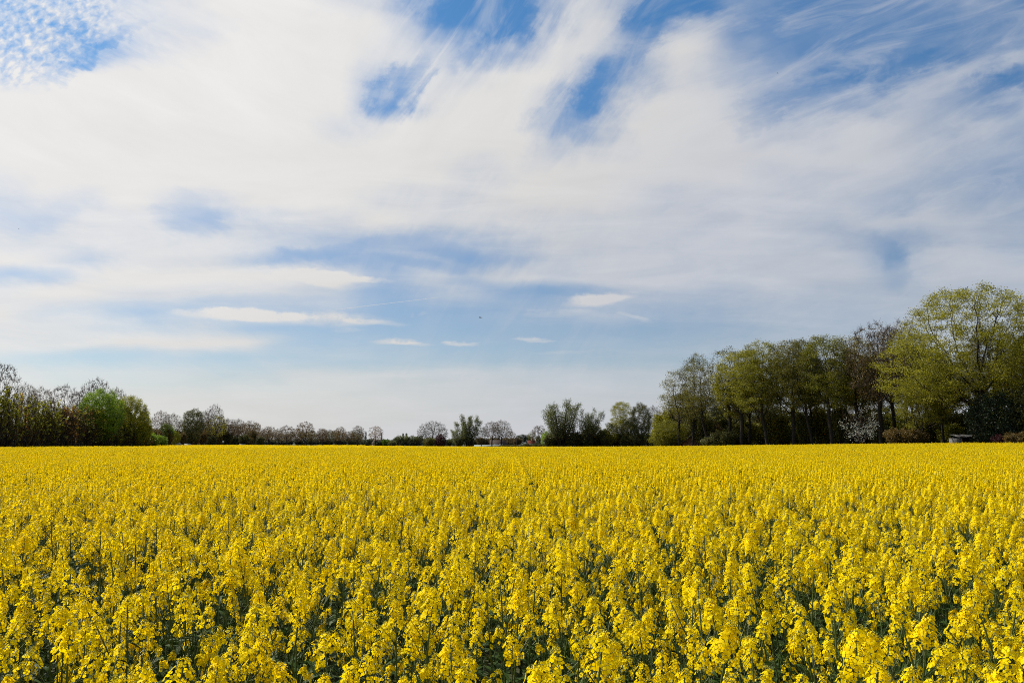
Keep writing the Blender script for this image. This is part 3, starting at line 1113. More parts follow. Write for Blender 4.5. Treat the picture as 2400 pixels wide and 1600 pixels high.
def stems_mesh(seed, H, n_stems, spread, r_base, side=14, side_len=.9, up=1.0, leaf_n=4, leaf_sig=.15, leaf_size=.14, leaf_from=.25, trunk_h=0.0, head=0.15, curve=.5, side_ang=.55, leaf_keep=1.0):
    """Several stems from one stool, each with upswept side shoots (willows, poplars, saplings, bushes)."""
    rng = np.random.default_rng(seed)
    tr, cr = MB(), MB()
    C = []
    if trunk_h:
        tr.tube([(0, 0, 0), (.02, .03, trunk_h * .5), (0, 0, trunk_h), (0, 0, trunk_h + head * .8)], [r_base * 3.4, r_base * 2.8, r_base * 3.2, r_base * 1.6], 8, 0)
    for k in range(n_stems):
        g = k * 2.39996 + rng.uniform(-.4, .4)
        f = math.sqrt((k + .5) / n_stems)
        o = np.array([math.cos(g), math.sin(g), 0])
        h = (H - trunk_h) * rng.uniform(.78, 1.0) * (1 - .25 * f * f)
        reach = spread * f * rng.uniform(.8, 1.1)
        n = 9
        T = np.linspace(0, 1, n)
        wob = rng.normal(0, .05 * (1 if h > 3 else .4), (n, 3)).cumsum(0); wob[:, 2] = 0; wob[0] = 0
        Q = np.array([o * (head * f + reach * (t ** curve if curve < 1 else t * (1.35 - .35 * t))) + np.array([0, 0, trunk_h + h * t]) for t in T]) + wob * .7
        rr = r_base * (1 - .93 * T) * rng.uniform(.75, 1.1) + .008
        tr.tube(Q, rr, 5 if r_base > .05 else 4, 0, False)
        for j in range(side):
            t = rng.uniform(.22, .97)
            i = min(int(t * (n - 1)), n - 2)
            p = Q[i] + (Q[i + 1] - Q[i]) * (t * (n - 1) - i)
            d = unit(Q[i + 1] - Q[i])
            s = rng.normal(0, 1, 3); s -= d * s.dot(d); s = unit(s)
            l = side_len * (1.15 - .75 * t) * rng.uniform(.6, 1.25)
            m_ = p + unit(d * (1 - side_ang) + s * side_ang) * l * .5
            e = m_ + unit(d * .55 + s * side_ang * .5 + np.array([0, 0, up])) * l * .5
            q = e + unit(d * .4 + rng.normal(0, .25, 3) + np.array([0, 0, up * .6])) * l * .35
            cr.tube([p, m_, e, q], [rr[i] * .45 + .004, rr[i] * .3 + .004, .009, .005], 3, 0, False)
            if t > leaf_from * .6:
                for z in (m_, (m_ + e) / 2, e, (e + q) / 2, q):
                    if z[2] > leaf_from * H:
                        C.append(z)
        if Q[-1][2] > leaf_from * H:
            C += [Q[-1], Q[-2], (Q[-1] + Q[-2]) / 2]
    C = np.array(C)
    if leaf_keep < 1:
        C = C[rng.uniform(0, 1, len(C)) < leaf_keep]
    leaf_quads(cr, C, rng, leaf_n, leaf_sig, leaf_size, 1)
    return tr, cr


def conifer_mesh(seed, H, w):
    rng = np.random.default_rng(seed)
    tr, cr = MB(), MB()
    tr.tube([(0, 0, 0), (0, 0, H * .5), (0, 0, H * .98)], [H * .018, H * .011, .02], 6)
    C = []
    for i in range(int(H * 16)):
        t = rng.uniform(.06, 1) 
        g = rng.uniform(0, 2 * PI)
        l = w * (1 - t) ** .8 * rng.uniform(.7, 1.08) + .1
        z = H * t
        o = np.array([math.cos(g), math.sin(g), -.22])
        p = np.array([0, 0, z])
        cr.tube([p, p + o * l * .6, p + o * l + np.array([0, 0, .06])], [.02, .012, .006], 3, 0, False)
        for q in np.linspace(.3, 1, 5):
            C.append(p + o * l * q)
    leaf_quads(cr, np.array(C), rng, 5, .16, .26, 1, .3)
    return tr, cr


PROTO = {}


def proto(name, H, pair):
    tr, cr = pair
    PROTO[name] = (H, tr.mesh(name + '_trunk', [M['bark']]), cr.mesh(name + '_crown', [M['twig'], LEAF['oak']]))
    zs = np.concatenate([v[:, 2] for v in cr.v]); xs = np.concatenate([v[:, 0] for v in cr.v])
    PROTO[name] += (float(np.quantile(zs, .9985)), float(np.quantile(np.abs(xs), .985)))


# broad old oak at the corner of the wood
proto('old_oak', 20, tree_mesh(11, 20, 5.0, [(0, 0, 12.2, 9.2, 8.5, 7.9), (-7.2, 0, 9.6, 5.2, 5, 4.4), (6.5, 1, 10, 6, 5, 5), (-3, -3, 7.5, 5.5, 4, 3)], 2300, .62, .5, .78, .06,
      leaf_n=74, leaf_sig=.48, leaf_size=.16, leaf_r=.019, twigs=3, twig_len=.8, leaf_keep=.9, layer=.36))
# tall forest oaks
for i, (sd, lean, rx, tp) in enumerate([(21, (.4, 0), 5.4, 5.0), (22, (-.9, .2), 6.0, 4.6), (23, (.2, .4), 4.9, 5.4), (24, (-1.6, 0), 5.6, 4.8)]):
    proto('forest_oak_%s' % 'abcd'[i], 16, tree_mesh(sd, 16, tp, [(lean[0] * 1.4, 0, 11.0, rx, rx * .95, 5.1), (lean[0] - rx * .5, 0, 8.4, rx * .62, rx * .6, 3.0), (lean[0] + rx * .55, .5, 9.6, rx * .6, rx * .6, 3.4)],
          1150, .34, .45, .74, .12, lean, leaf_n=74, leaf_sig=.48, leaf_size=.16, leaf_r=.019, twigs=3, leaf_keep=.88, layer=.36))
# slender, thin-leaved trees at the end of the wood
for i, (sd, lean) in enumerate([(31, (0, 0)), (32, (-1.5, .3)), (33, (.5, 0))]):
    proto('slender_tree_%s' % 'abc'[i], 15, tree_mesh(sd, 15, 5.0, [(lean[0] * 1.3, 0, 10.2, 3.3, 3.2, 5.0), (lean[0] - 2.0, 0, 7.4, 2.3, 2.2, 2.6), (lean[0] + 1.8, 0, 8.6, 2.2, 2.2, 3.0)],
          760, .22, .42, .72, .16, lean, leaf_n=44, leaf_sig=.42, leaf_size=.14, leaf_r=.022, twigs=4, twig_len=.8, leaf_keep=.85, layer=.4))
# bare trees
proto('bare_oak', 16, tree_mesh(41, 16, 5.0, [(0, 0, 11.0, 5.4, 5, 5.0), (-2.5, 0, 9, 4, 4, 3)], 1500, .36, .42, .62, .12, leaf_n=9, leaf_sig=.32, leaf_size=.13, twigs=9, twig_len=.95, twig_r=.02, leaf_keep=.8))
proto('dome_tree', 13, tree_mesh(42, 13, 4.0, [(0, 0, 8.6, 5.6, 5.2, 4.5), (0, 0, 6.6, 6.2, 6, 2.2)], 1700, .34, .42, .60, .16, leaf_n=0, twigs=8, twig_len=.9, twig_r=.024))
proto('fan_tree', 13, tree_mesh(43, 13, 5.5, [(0, 0, 9.8, 4.6, 4.2, 3.4)], 900, .26, .42, .66, .2, leaf_n=0, twigs=8, twig_len=.85, twig_r=.024))
proto('round_bare_tree', 12, tree_mesh(44, 12, 2.2, [(0, 0, 6.6, 6.0, 5.6, 5.5)], 2600, .42, .42, .46, .16, leaf_n=0, twigs=5, twig_len=.8, twig_r=.026, jit=.08))
for i, sd in enumerate([51, 52, 53]):
    proto('avenue_tree_%s' % 'abc'[i], 10, tree_mesh(sd, 10, 2.6, [(0, 0, 6.4, 3.3, 3.2, 3.6)], 620, .22, .40, .62, .18, leaf_n=8, leaf_sig=.28, leaf_size=.2, twigs=7, twig_len=.65, twig_r=.028, leaf_keep=.8))
# leafy trees
proto('leafy_tree', 13, tree_mesh(61, 13, 2.6, [(0, 0, 7.6, 5.2, 5, 5.4), (1.5, 0, 4.8, 5, 4.6, 3.2)], 1300, .30, .45, .74, .1, leaf_n=60, leaf_sig=.36, leaf_size=.19, twigs=1))
proto('leafy_tree_tall', 15, tree_mesh(62, 15, 3.0, [(0, 0, 9, 4.2, 4, 6.0), (-.8, 0, 5.2, 3.8, 3.6, 3.5)], 1200, .30, .45, .74, .14, leaf_n=60, leaf_sig=.36, leaf_size=.19, twigs=1))
proto('small_tree', 7, tree_mesh(63, 7, 1.4, [(0, 0, 4.2, 2.7, 2.6, 2.8)], 560, .14, .34, .52, .12, leaf_n=36, leaf_sig=.28, leaf_size=.17, twigs=2, twig_len=.45))
proto('spreading_low_oak', 9, tree_mesh(64, 9, 2.6, [(0, 0, 5.6, 5.4, 4.6, 3.4), (-3.2, -.5, 4.4, 3.2, 3, 2.0)], 900, .26, .42, .66, .02, leaf_n=66, leaf_sig=.46, leaf_size=.16, leaf_r=.019, twigs=3, leaf_keep=.85, layer=.36))
proto('willow_tree', 15, stems_mesh(71, 15, 13, 4.6, .16, side=56, side_len=2.3, up=1.0, leaf_n=4, leaf_sig=.24, leaf_size=.20, leaf_from=.16, curve=1, side_ang=.62))
proto('willow_tree_open', 14, stems_mesh(72, 14, 9, 4.4, .15, side=52, side_len=2.4, up=.9, leaf_n=5, leaf_sig=.24, leaf_size=.20, leaf_from=.12, trunk_h=1.6, curve=1, side_ang=.66))
proto('poplar_group', 14, stems_mesh(73, 14, 11, 3.2, .11, side=50, side_len=1.7, up=1.3, leaf_n=5, leaf_sig=.22, leaf_size=.19, leaf_from=.14, curve=1, side_ang=.5))
proto('column_poplar', 12, stems_mesh(74, 12, 4, .7, .10, side=60, side_len=1.3, up=1.6, leaf_n=5, leaf_sig=.2, leaf_size=.2, leaf_from=.08, curve=1, side_ang=.4))
proto('pollard_willow', 5.5, stems_mesh(75, 5.5, 16, 1.9, .045, side=16, side_len=.9, up=1.2, leaf_n=4, leaf_sig=.2, leaf_size=.17, leaf_from=.2, trunk_h=1.8, head=.35, curve=1))
for i, sd in enumerate([81, 82, 83, 84]):
    proto('sapling_%s' % 'abcd'[i], 8, stems_mesh(sd, 8, [4, 5, 3, 6][i], [.9, 1.3, .7, 1.5][i], 0.06, side=40, side_len=1.15, up=1.1, leaf_n=4, leaf_sig=.16, leaf_size=.30, leaf_from=.10, curve=1, side_ang=.45, leaf_keep=[.06, .10, .04, .08][i]))
for i, sd in enumerate([91, 92, 93]):
    proto('bush_%s' % 'abc'[i], 3.2, stems_mesh(sd, 3.2, [16, 20, 12][i], [1.6, 2.0, 1.2][i], .03, side=18, side_len=.85, up=.5, leaf_n=7, leaf_sig=.16, leaf_size=.16, leaf_from=.04, curve=1, side_ang=.7))
proto('dense_bush', 6.5, tree_mesh(94, 6.5, .5, [(0, 0, 3.3, 3.2, 2.8, 3.1)], 900, .14, .36, .5, .08, leaf_n=22, leaf_sig=.26, leaf_size=.22, twigs=0, leaf_r=.05))
proto('blossom_tree', 6.5, tree_mesh(95, 6.5, 1.3, [(0, 0, 3.9, 3.2, 2.8, 2.7), (-1.8, -.4, 4.2, 1.9, 1.8, 1.4)], 640, .13, .36, .56, .02, leaf_n=12, leaf_sig=.22, leaf_size=.13, twigs=4, twig_len=.5, leaf_keep=.36))
proto('conifer', 11, conifer_mesh(96, 11, 2.1))

TREES = []


def plant(name, pr, px, top, Y, label, leaf='oak', width=None, group=None, cat='tree', twig='twig', bark='bark', rz=None, dz=0.0):
    """Stand one tree with its foot in column px at distance Y; its top reaches row `top`; width in photo pixels."""
    H, tm, cm, ztop, half = PROTO[pr]
    p = at(px, 1037, Y)
    x = p.x
    g = float(gz(x, Y)) - .05
    h = at(px, top, Y).z - g
    sz = h / ztop
    sx = sz
    if width:
        sx = (width / FPX * Y / CT) / (2 * half)
    rr = random.Random('%s %d %d' % (name, round(px), round(Y)))
    if rz is None:
        rz = rr.uniform(0, 2 * PI)
    root = empty(name, (x, Y, g), label, cat, group, rz, (sx, sx, sz))
    t = bpy.data.objects.new('trunk', tm); COL.objects.link(t); t.parent = root
    t.material_slots[0].link = 'OBJECT'; t.material_slots[0].material = M[bark]
    c = bpy.data.objects.new('crown', cm); COL.objects.link(c); c.parent = root
    c.material_slots[0].link = 'OBJECT'; c.material_slots[0].material = M[twig]
    c.material_slots[1].link = 'OBJECT'; c.material_slots[1].material = LEAF[leaf]
    TREES.append(root)
    return root


E = edge_at
# ---- the oak wood on the right, front row from its thin end to the big oak
GW = 'trees along the front of the right-hand wood'
plant('slender_tree', 'slender_tree_a', 1592, 866, E(1592) + 3, 'outermost slender tree at the thin end of the right-hand wood, sparse brownish leaves', 'oakdark', 100, GW)
plant('slender_tree', 'slender_tree_c', 1624, 838, E(1624) + 4, 'upright slender tree with a dark straight trunk just left of the brick farmhouse gable', 'oakdark', 95, GW)
plant('slender_tree', 'slender_tree_b', 1663, 828, E(1663) + 2, 'tree with a dark trunk leaning left in front of the farmhouse roof', 'oakdark', 110, GW, rz=0.0)
plant('low_oak', 'spreading_low_oak', 1572, 984, E(1572) + 4, 'low spreading yellow-brown oak under the outermost slender tree of the wood', 'oak', 80, GW)
plant('low_oak', 'small_tree', 1553, 1002, E(1553) + 3, 'small leafy bush-like oak at the very tip of the right-hand wood', 'oak', 60, GW)
plant('oak_tree', 'slender_tree_a', 1712, 814, E(1712) + 5, 'tall thin-leaved oak whose pale fan of boughs tops the wood behind the leaning tree', 'oakdark', 120, GW, rz=2.2)
plant('oak_tree', 'forest_oak_a', 1738, 822, E(1738) + 3, 'bright yellow-green oak right of the leaning tree, first of the leafy oaks', 'oak', 150, GW)
plant('oak_tree', 'forest_oak_b', 1800, 800, E(1800) + 3, 'thick-trunked green oak with the stoutest dark bole in the middle of the wood', 'oak', 150, GW, rz=.3)
plant('oak_tree', 'forest_oak_c', 1860, 796, E(1860) + 4, 'brown-tinged oak right of the thick-trunked oak', 'oakdark', 132, GW)
plant('oak_tree', 'forest_oak_d', 1905, 798, E(1905) + 5, 'narrow olive oak left above the white blossoming tree', 'oakdark', 130, GW, rz=.4)
plant('oak_tree', 'forest_oak_a', 1950, 786, E(1950) + 4, 'yellow-green oak rising straight behind the white blossoming tree', 'oak', 140, GW, rz=2.0)
plant('oak_tree', 'forest_oak_c', 2010, 790, E(2010) + 8, 'olive oak right behind the white blossoming tree', 'oakdark', 135, GW)
plant('bare_oak', 'bare_oak', 2066, 756, E(2066) + 6, 'bare brown oak with a spiky leafless crown left of the biggest oak', 'brown', 160, GW, twig='twig', rz=1.0)
plant('bare_oak', 'bare_oak', 2128, 752, E(2128) + 14, 'second bare brown crown, half hidden against the left side of the biggest oak', 'brown', 120, GW, twig='twig', rz=3.4)
plant('bare_oak', 'bare_oak', 2098, 766, E(2098) + 11, 'third bare brown crown, between the other two left of the biggest oak', 'brown', 130, GW, twig='twig', rz=5.0)
plant('old_oak', 'old_oak', 2300, 672, E(2300) + 7, 'biggest oak of all, a broad yellow-green crown above the dark evergreen bush', 'oak', 425, GW, rz=0.0)
plant('low_oak', 'spreading_low_oak', 2165, 878, E(2165) + 3, 'low-boughed yellow-green oak under the left side of the biggest oak', 'oak', 125, GW, rz=.6)
plant('oak_tree', 'forest_oak_b', 2212, 850, E(2212) + 5, 'shorter oak with a leaning bare trunk left of the grey shed', 'oak', 120, GW, rz=1.2)
plant('oak_tree', 'forest_oak_d', 2420, 770, E(2420) + 9, 'oak at the right edge of the picture beside the biggest oak', 'oak', 150, GW)
plant('blossom_tree', 'blossom_tree', 2016, 947, E(2016) + 1.5, 'small tree covered in white blossom at the edge of the wood', 'blossom', 84, None)
plant('evergreen_bush', 'dense_bush', 2335, 918, E(2335) + 2.5, 'huge dark evergreen bush below the biggest oak, right of the grey shed', 'dark', 115, None, 'bush')
plant('evergreen_bush', 'dense_bush', 2420, 905, E(2420) + 5, 'dark green bush cut by the right edge of the picture', 'under', 110, None, 'bush')
for px, top, Y, lf, lab in [(2110, 1003, 1.2, 'brown', 'reddish brown low shrub right of the white blossoming tree'), (2140, 1005, 1.5, 'brown', 'brown low shrub left of the grey shed'),
                            (2352, 1018, .8, 'copper', 'low dark-red shrub in front of the huge evergreen bush'), (2385, 1012, 1.0, 'brown', 'brownish low shrub right of the dark-red shrub'),
                            (1695, 1008, 2.5, 'under', 'green shrub between the leaning tree and the first leafy oak'), (1665, 1025, 2.0, 'olive', 'tiny green shrub at the foot of the leaning tree')]:
    plant('shrub', 'bush_b', px, top, E(px) + Y, lab, lf, None, None, 'shrub')
# inside the wood: closing rows of trees and undergrowth
rw = random.Random(5)
for i in range(18):
    px = 1610 + 47 * i + rw.uniform(-10, 10)
    d = [12, 20, 30][i % 3] + rw.uniform(-3, 3)
    line = np.interp(px, [1560, 1700, 1800, 2000, 2080, 2200, 2300, 2450], [930, 850, 825, 815, 800, 780, 760, 780])
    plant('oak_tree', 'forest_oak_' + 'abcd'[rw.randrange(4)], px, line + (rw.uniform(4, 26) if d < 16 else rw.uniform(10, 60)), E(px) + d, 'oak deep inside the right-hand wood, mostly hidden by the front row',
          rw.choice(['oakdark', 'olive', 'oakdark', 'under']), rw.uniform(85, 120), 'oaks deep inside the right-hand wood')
for i in range(44):
    px = 1560 + 21 * i + rw.uniform(-9, 9)
    d = [9, 13, 18, 25][i % 4] + rw.uniform(-1, 2)
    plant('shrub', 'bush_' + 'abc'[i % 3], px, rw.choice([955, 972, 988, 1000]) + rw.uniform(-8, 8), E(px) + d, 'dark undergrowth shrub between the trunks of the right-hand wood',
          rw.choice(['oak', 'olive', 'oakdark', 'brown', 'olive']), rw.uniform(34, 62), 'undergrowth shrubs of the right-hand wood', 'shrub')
for i in range(22):
    px = 1600 + 41 * i + rw.uniform(-10, 10)
    plant('shrub', 'dense_bush', px, 955 + rw.uniform(-14, 18), E(px) + 36 + rw.uniform(-3, 3), 'tall dark bush closing the back of the right-hand wood', rw.choice(['oak', 'olive', 'oak', 'oakdark']), rw.uniform(70, 95),
          'tall bushes at the back of the right-hand wood', 'shrub')
# ---- mixed thicket and trees on the left
GL = 'trees of the left-hand thicket'
plant('bare_tree', 'fan_tree', -14, 846, E(0) + 4, 'tall bare tree at the left edge of the picture, twigs reaching in', 'brown', 90, GL, twig='twig')
plant('maple_tree', 'sapling_d', 2, 900, E(0) + 1.5, 'yellow-green leafy sapling at the very left edge of the picture', 'yellow', 30, GL)
plant('bare_tree', 'bare_oak', 88, 907, E(88) + 9, 'leafless brown tree left of the fan-shaped bare tree', 'brown', 75, GL, twig='twig_red')
plant('bare_tree', 'bare_oak', 52, 898, E(52) + 7, 'spiky bare tree second from the left edge of the picture', 'brown', 60, GL, twig='twig')
plant('bare_tree', 'fan_tree', 144, 899, E(144) + 11, 'fan-shaped bare grey tree in the left-hand thicket', 'brown', 66, GL, twig='twig_grey')
plant('bare_tree', 'dome_tree', 219, 885, E(219) + 16, 'dome-shaped bare tree rising behind the bright green tree', 'brown', 82, GL, twig='twig')
plant('bare_tree', 'bare_oak', 268, 908, E(268) + 14, 'reddish brown leafless tree peeping over the bright green tree', 'brown', 50, GL, twig='twig_red')
plant('bare_tree', 'fan_tree', 182, 912, E(182) + 12, 'smaller bare tree between the fan-shaped and the dome-shaped one', 'brown', 50, GL, twig='twig_red')
plant('green_tree', 'leafy_tree', 232, 912, E(232) + 4, 'bright green leafy tree, the greenest of the left-hand thicket', 'green', 112, GL)
plant('green_tree', 'leafy_tree', 300, 928, E(300) + 4, 'yellow-green leafy tree sloping down right of the bright green tree', 'yellow', 92, GL, rz=1.0)
plant('green_tree', 'leafy_tree', 333, 968, E(333) + 2, 'low yellow-green tree at the right end of the left-hand thicket', 'yellow', 46, GL)
plant('sapling', 'sapling_b', 222, 962, E(222) + .8, 'pale green sapling standing in front of the bright green tree', 'yellow', 40, None)
plant('sapling', 'sapling_d', 250, 968, E(250) + .8, 'pale green sapling right of the first one before the bright green tree', 'yellow', 36, None)
plant('bush', 'bush_a', 318, 1000, E(318) + 1, 'light green bush at the foot of the yellow-green tree', 'yellow', 40, None, 'bush')
plant('bush', 'bush_b', 352, 1014, E(352) + 2, 'rounded mid-green bush right of the light green one', 'green', 42, None, 'bush')
plant('bush', 'bush_c', 378, 1022, E(378) + 2, 'lowest green bush at the right end of the left-hand thicket', 'green', 26, None, 'bush')
plant('bush', 'bush_c', 393, 1005, E(393) + 4, 'brown twiggy bush right of the left-hand thicket', 'brown', 24, None, 'bush', twig='twig_red')
rl = random.Random(9)
for i in range(84):
    px = -90 + 5.3 * i + rl.uniform(-4, 4)
    d = [.5, 1.8, 4.0, 7.0][i % 4] + rl.uniform(-.3, .6)
    top = np.interp(px, [-90, 0, 60, 180, 250, 330, 360], [895, 905, 925, 935, 965, 995, 1010]) + rl.uniform(-6, 30) + (14 if i % 4 == 0 else 0)
    plant('sapling', 'sapling_' + 'abcd'[rl.randrange(4)], px, top, E(px) + d, 'thin brown sapling with a few yellow-green leaves in the left-hand thicket',
          rl.choice(['yellow', 'yellow', 'oak', 'yellow', 'orange'] if i % 4 < 2 else ['oak', 'oakdark', 'yellow']), rl.uniform(22, 34), 'saplings of the left-hand thicket', 'sapling', twig=rl.choice(['twig', 'twig_red', 'twig']))
for i in range(26):
    px = -110 + 17.5 * i + rl.uniform(-5, 5)
    plant('shrub', 'bush_' + 'abc'[i % 3], px, rl.choice([960, 985, 1000, 1012]) + rl.uniform(-8, 8), E(px) + [3.5, 7, 11][i % 3], 'dark undergrowth shrub behind the saplings of the left-hand thicket',
          rl.choice(['thicket', 'thicket', 'thicket', 'under']), rl.uniform(28, 44), 'undergrowth shrubs of the left-hand thicket', 'shrub')
for i in range(12):
    px = -90 + 40 * i + rl.uniform(-8, 8)
    plant('shrub', 'dense_bush', px, 1000 + rl.uniform(-10, 8), E(px) + 30 + rl.uniform(-3, 3), 'tall dark bush closing the back of the left-hand thicket', 'under', rl.uniform(54, 66),
          'tall bushes at the back of the left-hand thicket', 'shrub')
# ---- from the thicket to the avenue
GM = 'trees between the left-hand thicket and the avenue'
plant('bare_tree', 'bare_oak', 374, 962, E(374) + 18, 'dark leafless tree directly right of the left-hand thicket', 'brown', 46, GM, twig='twig_red')
plant('bare_tree', 'bare_oak', 402, 968, E(402) + 14, 'dark twiggy tree left of the bushy green tree', 'olive', 48, GM, twig='twig_red')
plant('green_tree', 'small_tree', 388, 992, E(388) + 8, 'small green tree before the dark twiggy one', 'green', 34, GM)
plant('green_tree', 'leafy_tree_tall', 450, 958, E(450) + 10, 'bushy dull green tree, tallest leafy one left of the avenue', 'olive', 50, GM)
plant('bare_tree', 'round_bare_tree', 500, 947, E(500) + 30, 'tall bare tree with dark mistletoe balls behind the yellowing tree', 'brown', 48, GM, twig='twig_grey')
plant('bare_tree', 'bare_oak', 476, 962, E(476) + 24, 'grey bare tree between the bushy green tree and the mistletoe tree', 'brown', 40, GM, twig='twig_grey')
plant('yellow_tree', 'avenue_tree_b', 506, 972, E(506) + 10, 'yellowing tree in front of the mistletoe tree', 'oak', 46, GM)
plant('brown_tree', 'bare_oak', 532, 980, E(532) + 12, 'reddish brown leafless tree right of the yellowing tree', 'brown', 46, GM, twig='twig_red')
plant('brown_tree', 'bare_oak', 556, 981, E(556) + 16, 'reddish brown tree with a paler top left of the first avenue tree', 'brown', 40, GM, twig='twig_red')
plant('small_tree', 'small_tree', 410, 1010, E(410) + 5, 'small yellow-green tree at the field edge right of the thicket', 'yellow', 22, GM)
for i in range(22):
    px = 352 + 12 * i + rl.uniform(-4, 4)
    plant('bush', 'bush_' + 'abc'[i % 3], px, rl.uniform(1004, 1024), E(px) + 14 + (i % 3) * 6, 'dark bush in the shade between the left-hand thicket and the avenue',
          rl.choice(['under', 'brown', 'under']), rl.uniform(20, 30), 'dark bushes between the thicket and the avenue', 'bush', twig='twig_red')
for i in range(14):
    px = 430 + 13 * i + rl.uniform(-4, 4)
    plant('brown_tree', 'avenue_tree_' + 'abc'[i % 3], px, 985 + rl.uniform(0, 14), E(px) + 26 + (i % 2) * 10, 'brown leafless tree packed behind the dull green and yellowing trees',
          'brown', rl.uniform(26, 34), 'brown trees packed left of the avenue', twig='twig_red')
# ---- the avenue
GA = 'trees of the far avenue'
for px, top, w, lf, lab in [(588, 985, 42, 'brown', 'first avenue tree from the left, wide, with yellowish brown twigs'), (629, 998, 34, 'brown', 'second avenue tree from the left, reddish brown and low'),
                            (672, 996, 36, 'brown', 'third avenue tree from the left, thin pale crown'), (714, 987, 40, 'brown', 'tallest avenue tree, round open crown above the row'),
                            (755, 1003, 28, 'brown', 'avenue tree right of the tallest one, small and brown'), (797, 999, 26, 'brown', 'third avenue tree from the right, slim round crown'),
                            (838, 997, 32, 'brown', 'second avenue tree from the right, bare upright crown'), (880, 998, 34, 'orange', 'last avenue tree on the right with reddish buds')]:
    plant('avenue_tree', 'avenue_tree_' + 'abc'[int(px) % 3], px, top, 436, lab, lf, w, GA, twig='twig_red')
for i in range(38):
    px = 590 + 6.8 * i + rl.uniform(-3, 3)
    plant('avenue_tree', ['avenue_tree_a', 'bare_oak', 'avenue_tree_c', 'slender_tree_a'][rl.randrange(4)], px, rl.uniform(1003, 1017), 500 + (i % 3) * 22, 'small brown tree in the distant row behind the avenue',
          rl.choice(['brown', 'brown', 'olive']), rl.uniform(18, 32), 'distant row behind the avenue', twig='twig_red')
for i in range(20):
    px = 600 + 16 * i + rl.uniform(-3, 3)
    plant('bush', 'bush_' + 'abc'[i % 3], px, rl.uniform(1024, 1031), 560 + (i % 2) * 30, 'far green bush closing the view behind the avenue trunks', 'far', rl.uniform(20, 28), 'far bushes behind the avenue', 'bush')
plant('conifer', 'conifer', 857, 1010, 560, 'broad dark conifer between the last two avenue trees', 'conifer', 10, None, 'conifer')
plant('conifer', 'conifer', 894, 1013, 570, 'slim dark conifer right of the last avenue tree', 'conifer', 7, None, 'conifer')
# ---- hedges and trees in the middle
GC = 'trees in the gap between the avenue and the willows'
for i in range(16):
    px = 862 + 13.5 * i
    plant('bush', 'bush_' + 'abc'[i % 3], px, rl.uniform(1025, 1032), 470 + 30 * (i % 2), 'far haze-coloured bush on the horizon right of the avenue', 'far', rl.uniform(16, 24), 'far bushes right of the avenue', 'bush')
plant('bush', 'bush_b', 905, 1028, 430, 'round green bush right of the last avenue tree', 'green', 18, None, 'bush')
plant('bush', 'bush_a', 920, 1032, 420, 'pale green low bush left of the pollard willows', 'willow', 18, None, 'bush')
for i in range(13):
    px = 1098 + 9.6 * i
    plant('bush', 'bush_' + 'abc'[i % 3], px, rl.uniform(1022, 1030), 400 + 26 * (i % 3), 'brown far bush behind the long low pale building', 'thicket', rl.uniform(16, 24), 'brown far bushes behind the low building', 'bush')
for px, lab in [(935, 'leftmost of the four pollard willows'), (950, 'pollard willow directly before the two slim poplars'), (967, 'pollard willow third from the left'), (982, 'pollard willow nearest the round bare tree')]:
    plant('pollard_willow', 'pollard_willow', px, 1019, 405, lab, 'willow', 20, 'pollard willows', 'willow')
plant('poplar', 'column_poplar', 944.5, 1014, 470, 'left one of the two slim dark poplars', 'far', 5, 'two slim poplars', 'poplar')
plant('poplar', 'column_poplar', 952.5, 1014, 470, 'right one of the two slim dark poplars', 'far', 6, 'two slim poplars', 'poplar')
plant('round_tree', 'round_bare_tree', 1014, 986, 316, 'solitary bare tree with a wide rounded crown above the copper-red bush', 'brown', 72, None, twig='twig_grey')
plant('copper_bush', 'dense_bush', 1032, 1017, 306, 'dark copper-red bush under the round bare tree', 'copper', 30, None, 'bush')
plant('bush', 'bush_a', 1006, 1025, 305, 'dull green bush left of the copper-red bush', 'olive', 26, None, 'bush')
plant('pollard_willow', 'pollard_willow', 1055, 1026, 306, 'small lone pollard willow right of the copper-red bush', 'willow', 16, None, 'willow')
plant('poplar_group', 'poplar_group', 1096, 972, 300, 'group of tall feathery poplar stems, highest tree of the middle', 'willow', 52, None, 'poplar', rz=.4)
plant('poplar_group', 'willow_tree', 1076, 1003, 298, 'drooping yellow-green willow against the left of the poplar stems', 'willow', 40, None, 'willow')
plant('bush', 'bush_b', 1077, 1030, 297, 'dark bush at the foot of the poplar stems', 'under', 16, None, 'bush')
plant('bare_tree', 'avenue_tree_a', 1128, 1001, 296, 'small greenish tree right of the poplar stems', 'olive', 30, GC)
plant('bare_tree', 'bare_oak', 1153, 987, 292, 'brown budding tree before the long low building', 'brown', 48, GC, twig='twig_red')
plant('bare_tree', 'bare_oak', 1175, 984, 290, 'bare dark tree with a leaning trunk right of the brown budding one', 'brown', 50, GC, twig='twig')
plant('bare_tree', 'avenue_tree_b', 1196, 1010, 296, 'low bare tree at the right end of the long low building', 'brown', 30, GC, twig='twig')
for px, top in [(1217, 1019), (1226, 1017), (1236, 1018), (1244, 1022)]:
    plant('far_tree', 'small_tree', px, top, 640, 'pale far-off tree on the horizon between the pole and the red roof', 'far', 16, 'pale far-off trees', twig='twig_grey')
plant('bare_tree', 'avenue_tree_c', 1263, 996, 320, 'bare grey tree above the red-roofed house', 'brown', 34, None, twig='twig_grey')
plant('yellow_tree', 'avenue_tree_a', 1247, 1009, 326, 'small yellowish tree left behind the red roof', 'oak', 18, None)
plant('bush', 'dense_bush', 1281, 1010, E(1281) + 6, 'rounded fresh green bush left of the big willow', 'green', 28, None, 'bush')
plant('bush', 'dense_bush', 1262, 1020, E(1262) + 9, 'dark green bush right of the red-roofed house', 'under', 14, None, 'bush')
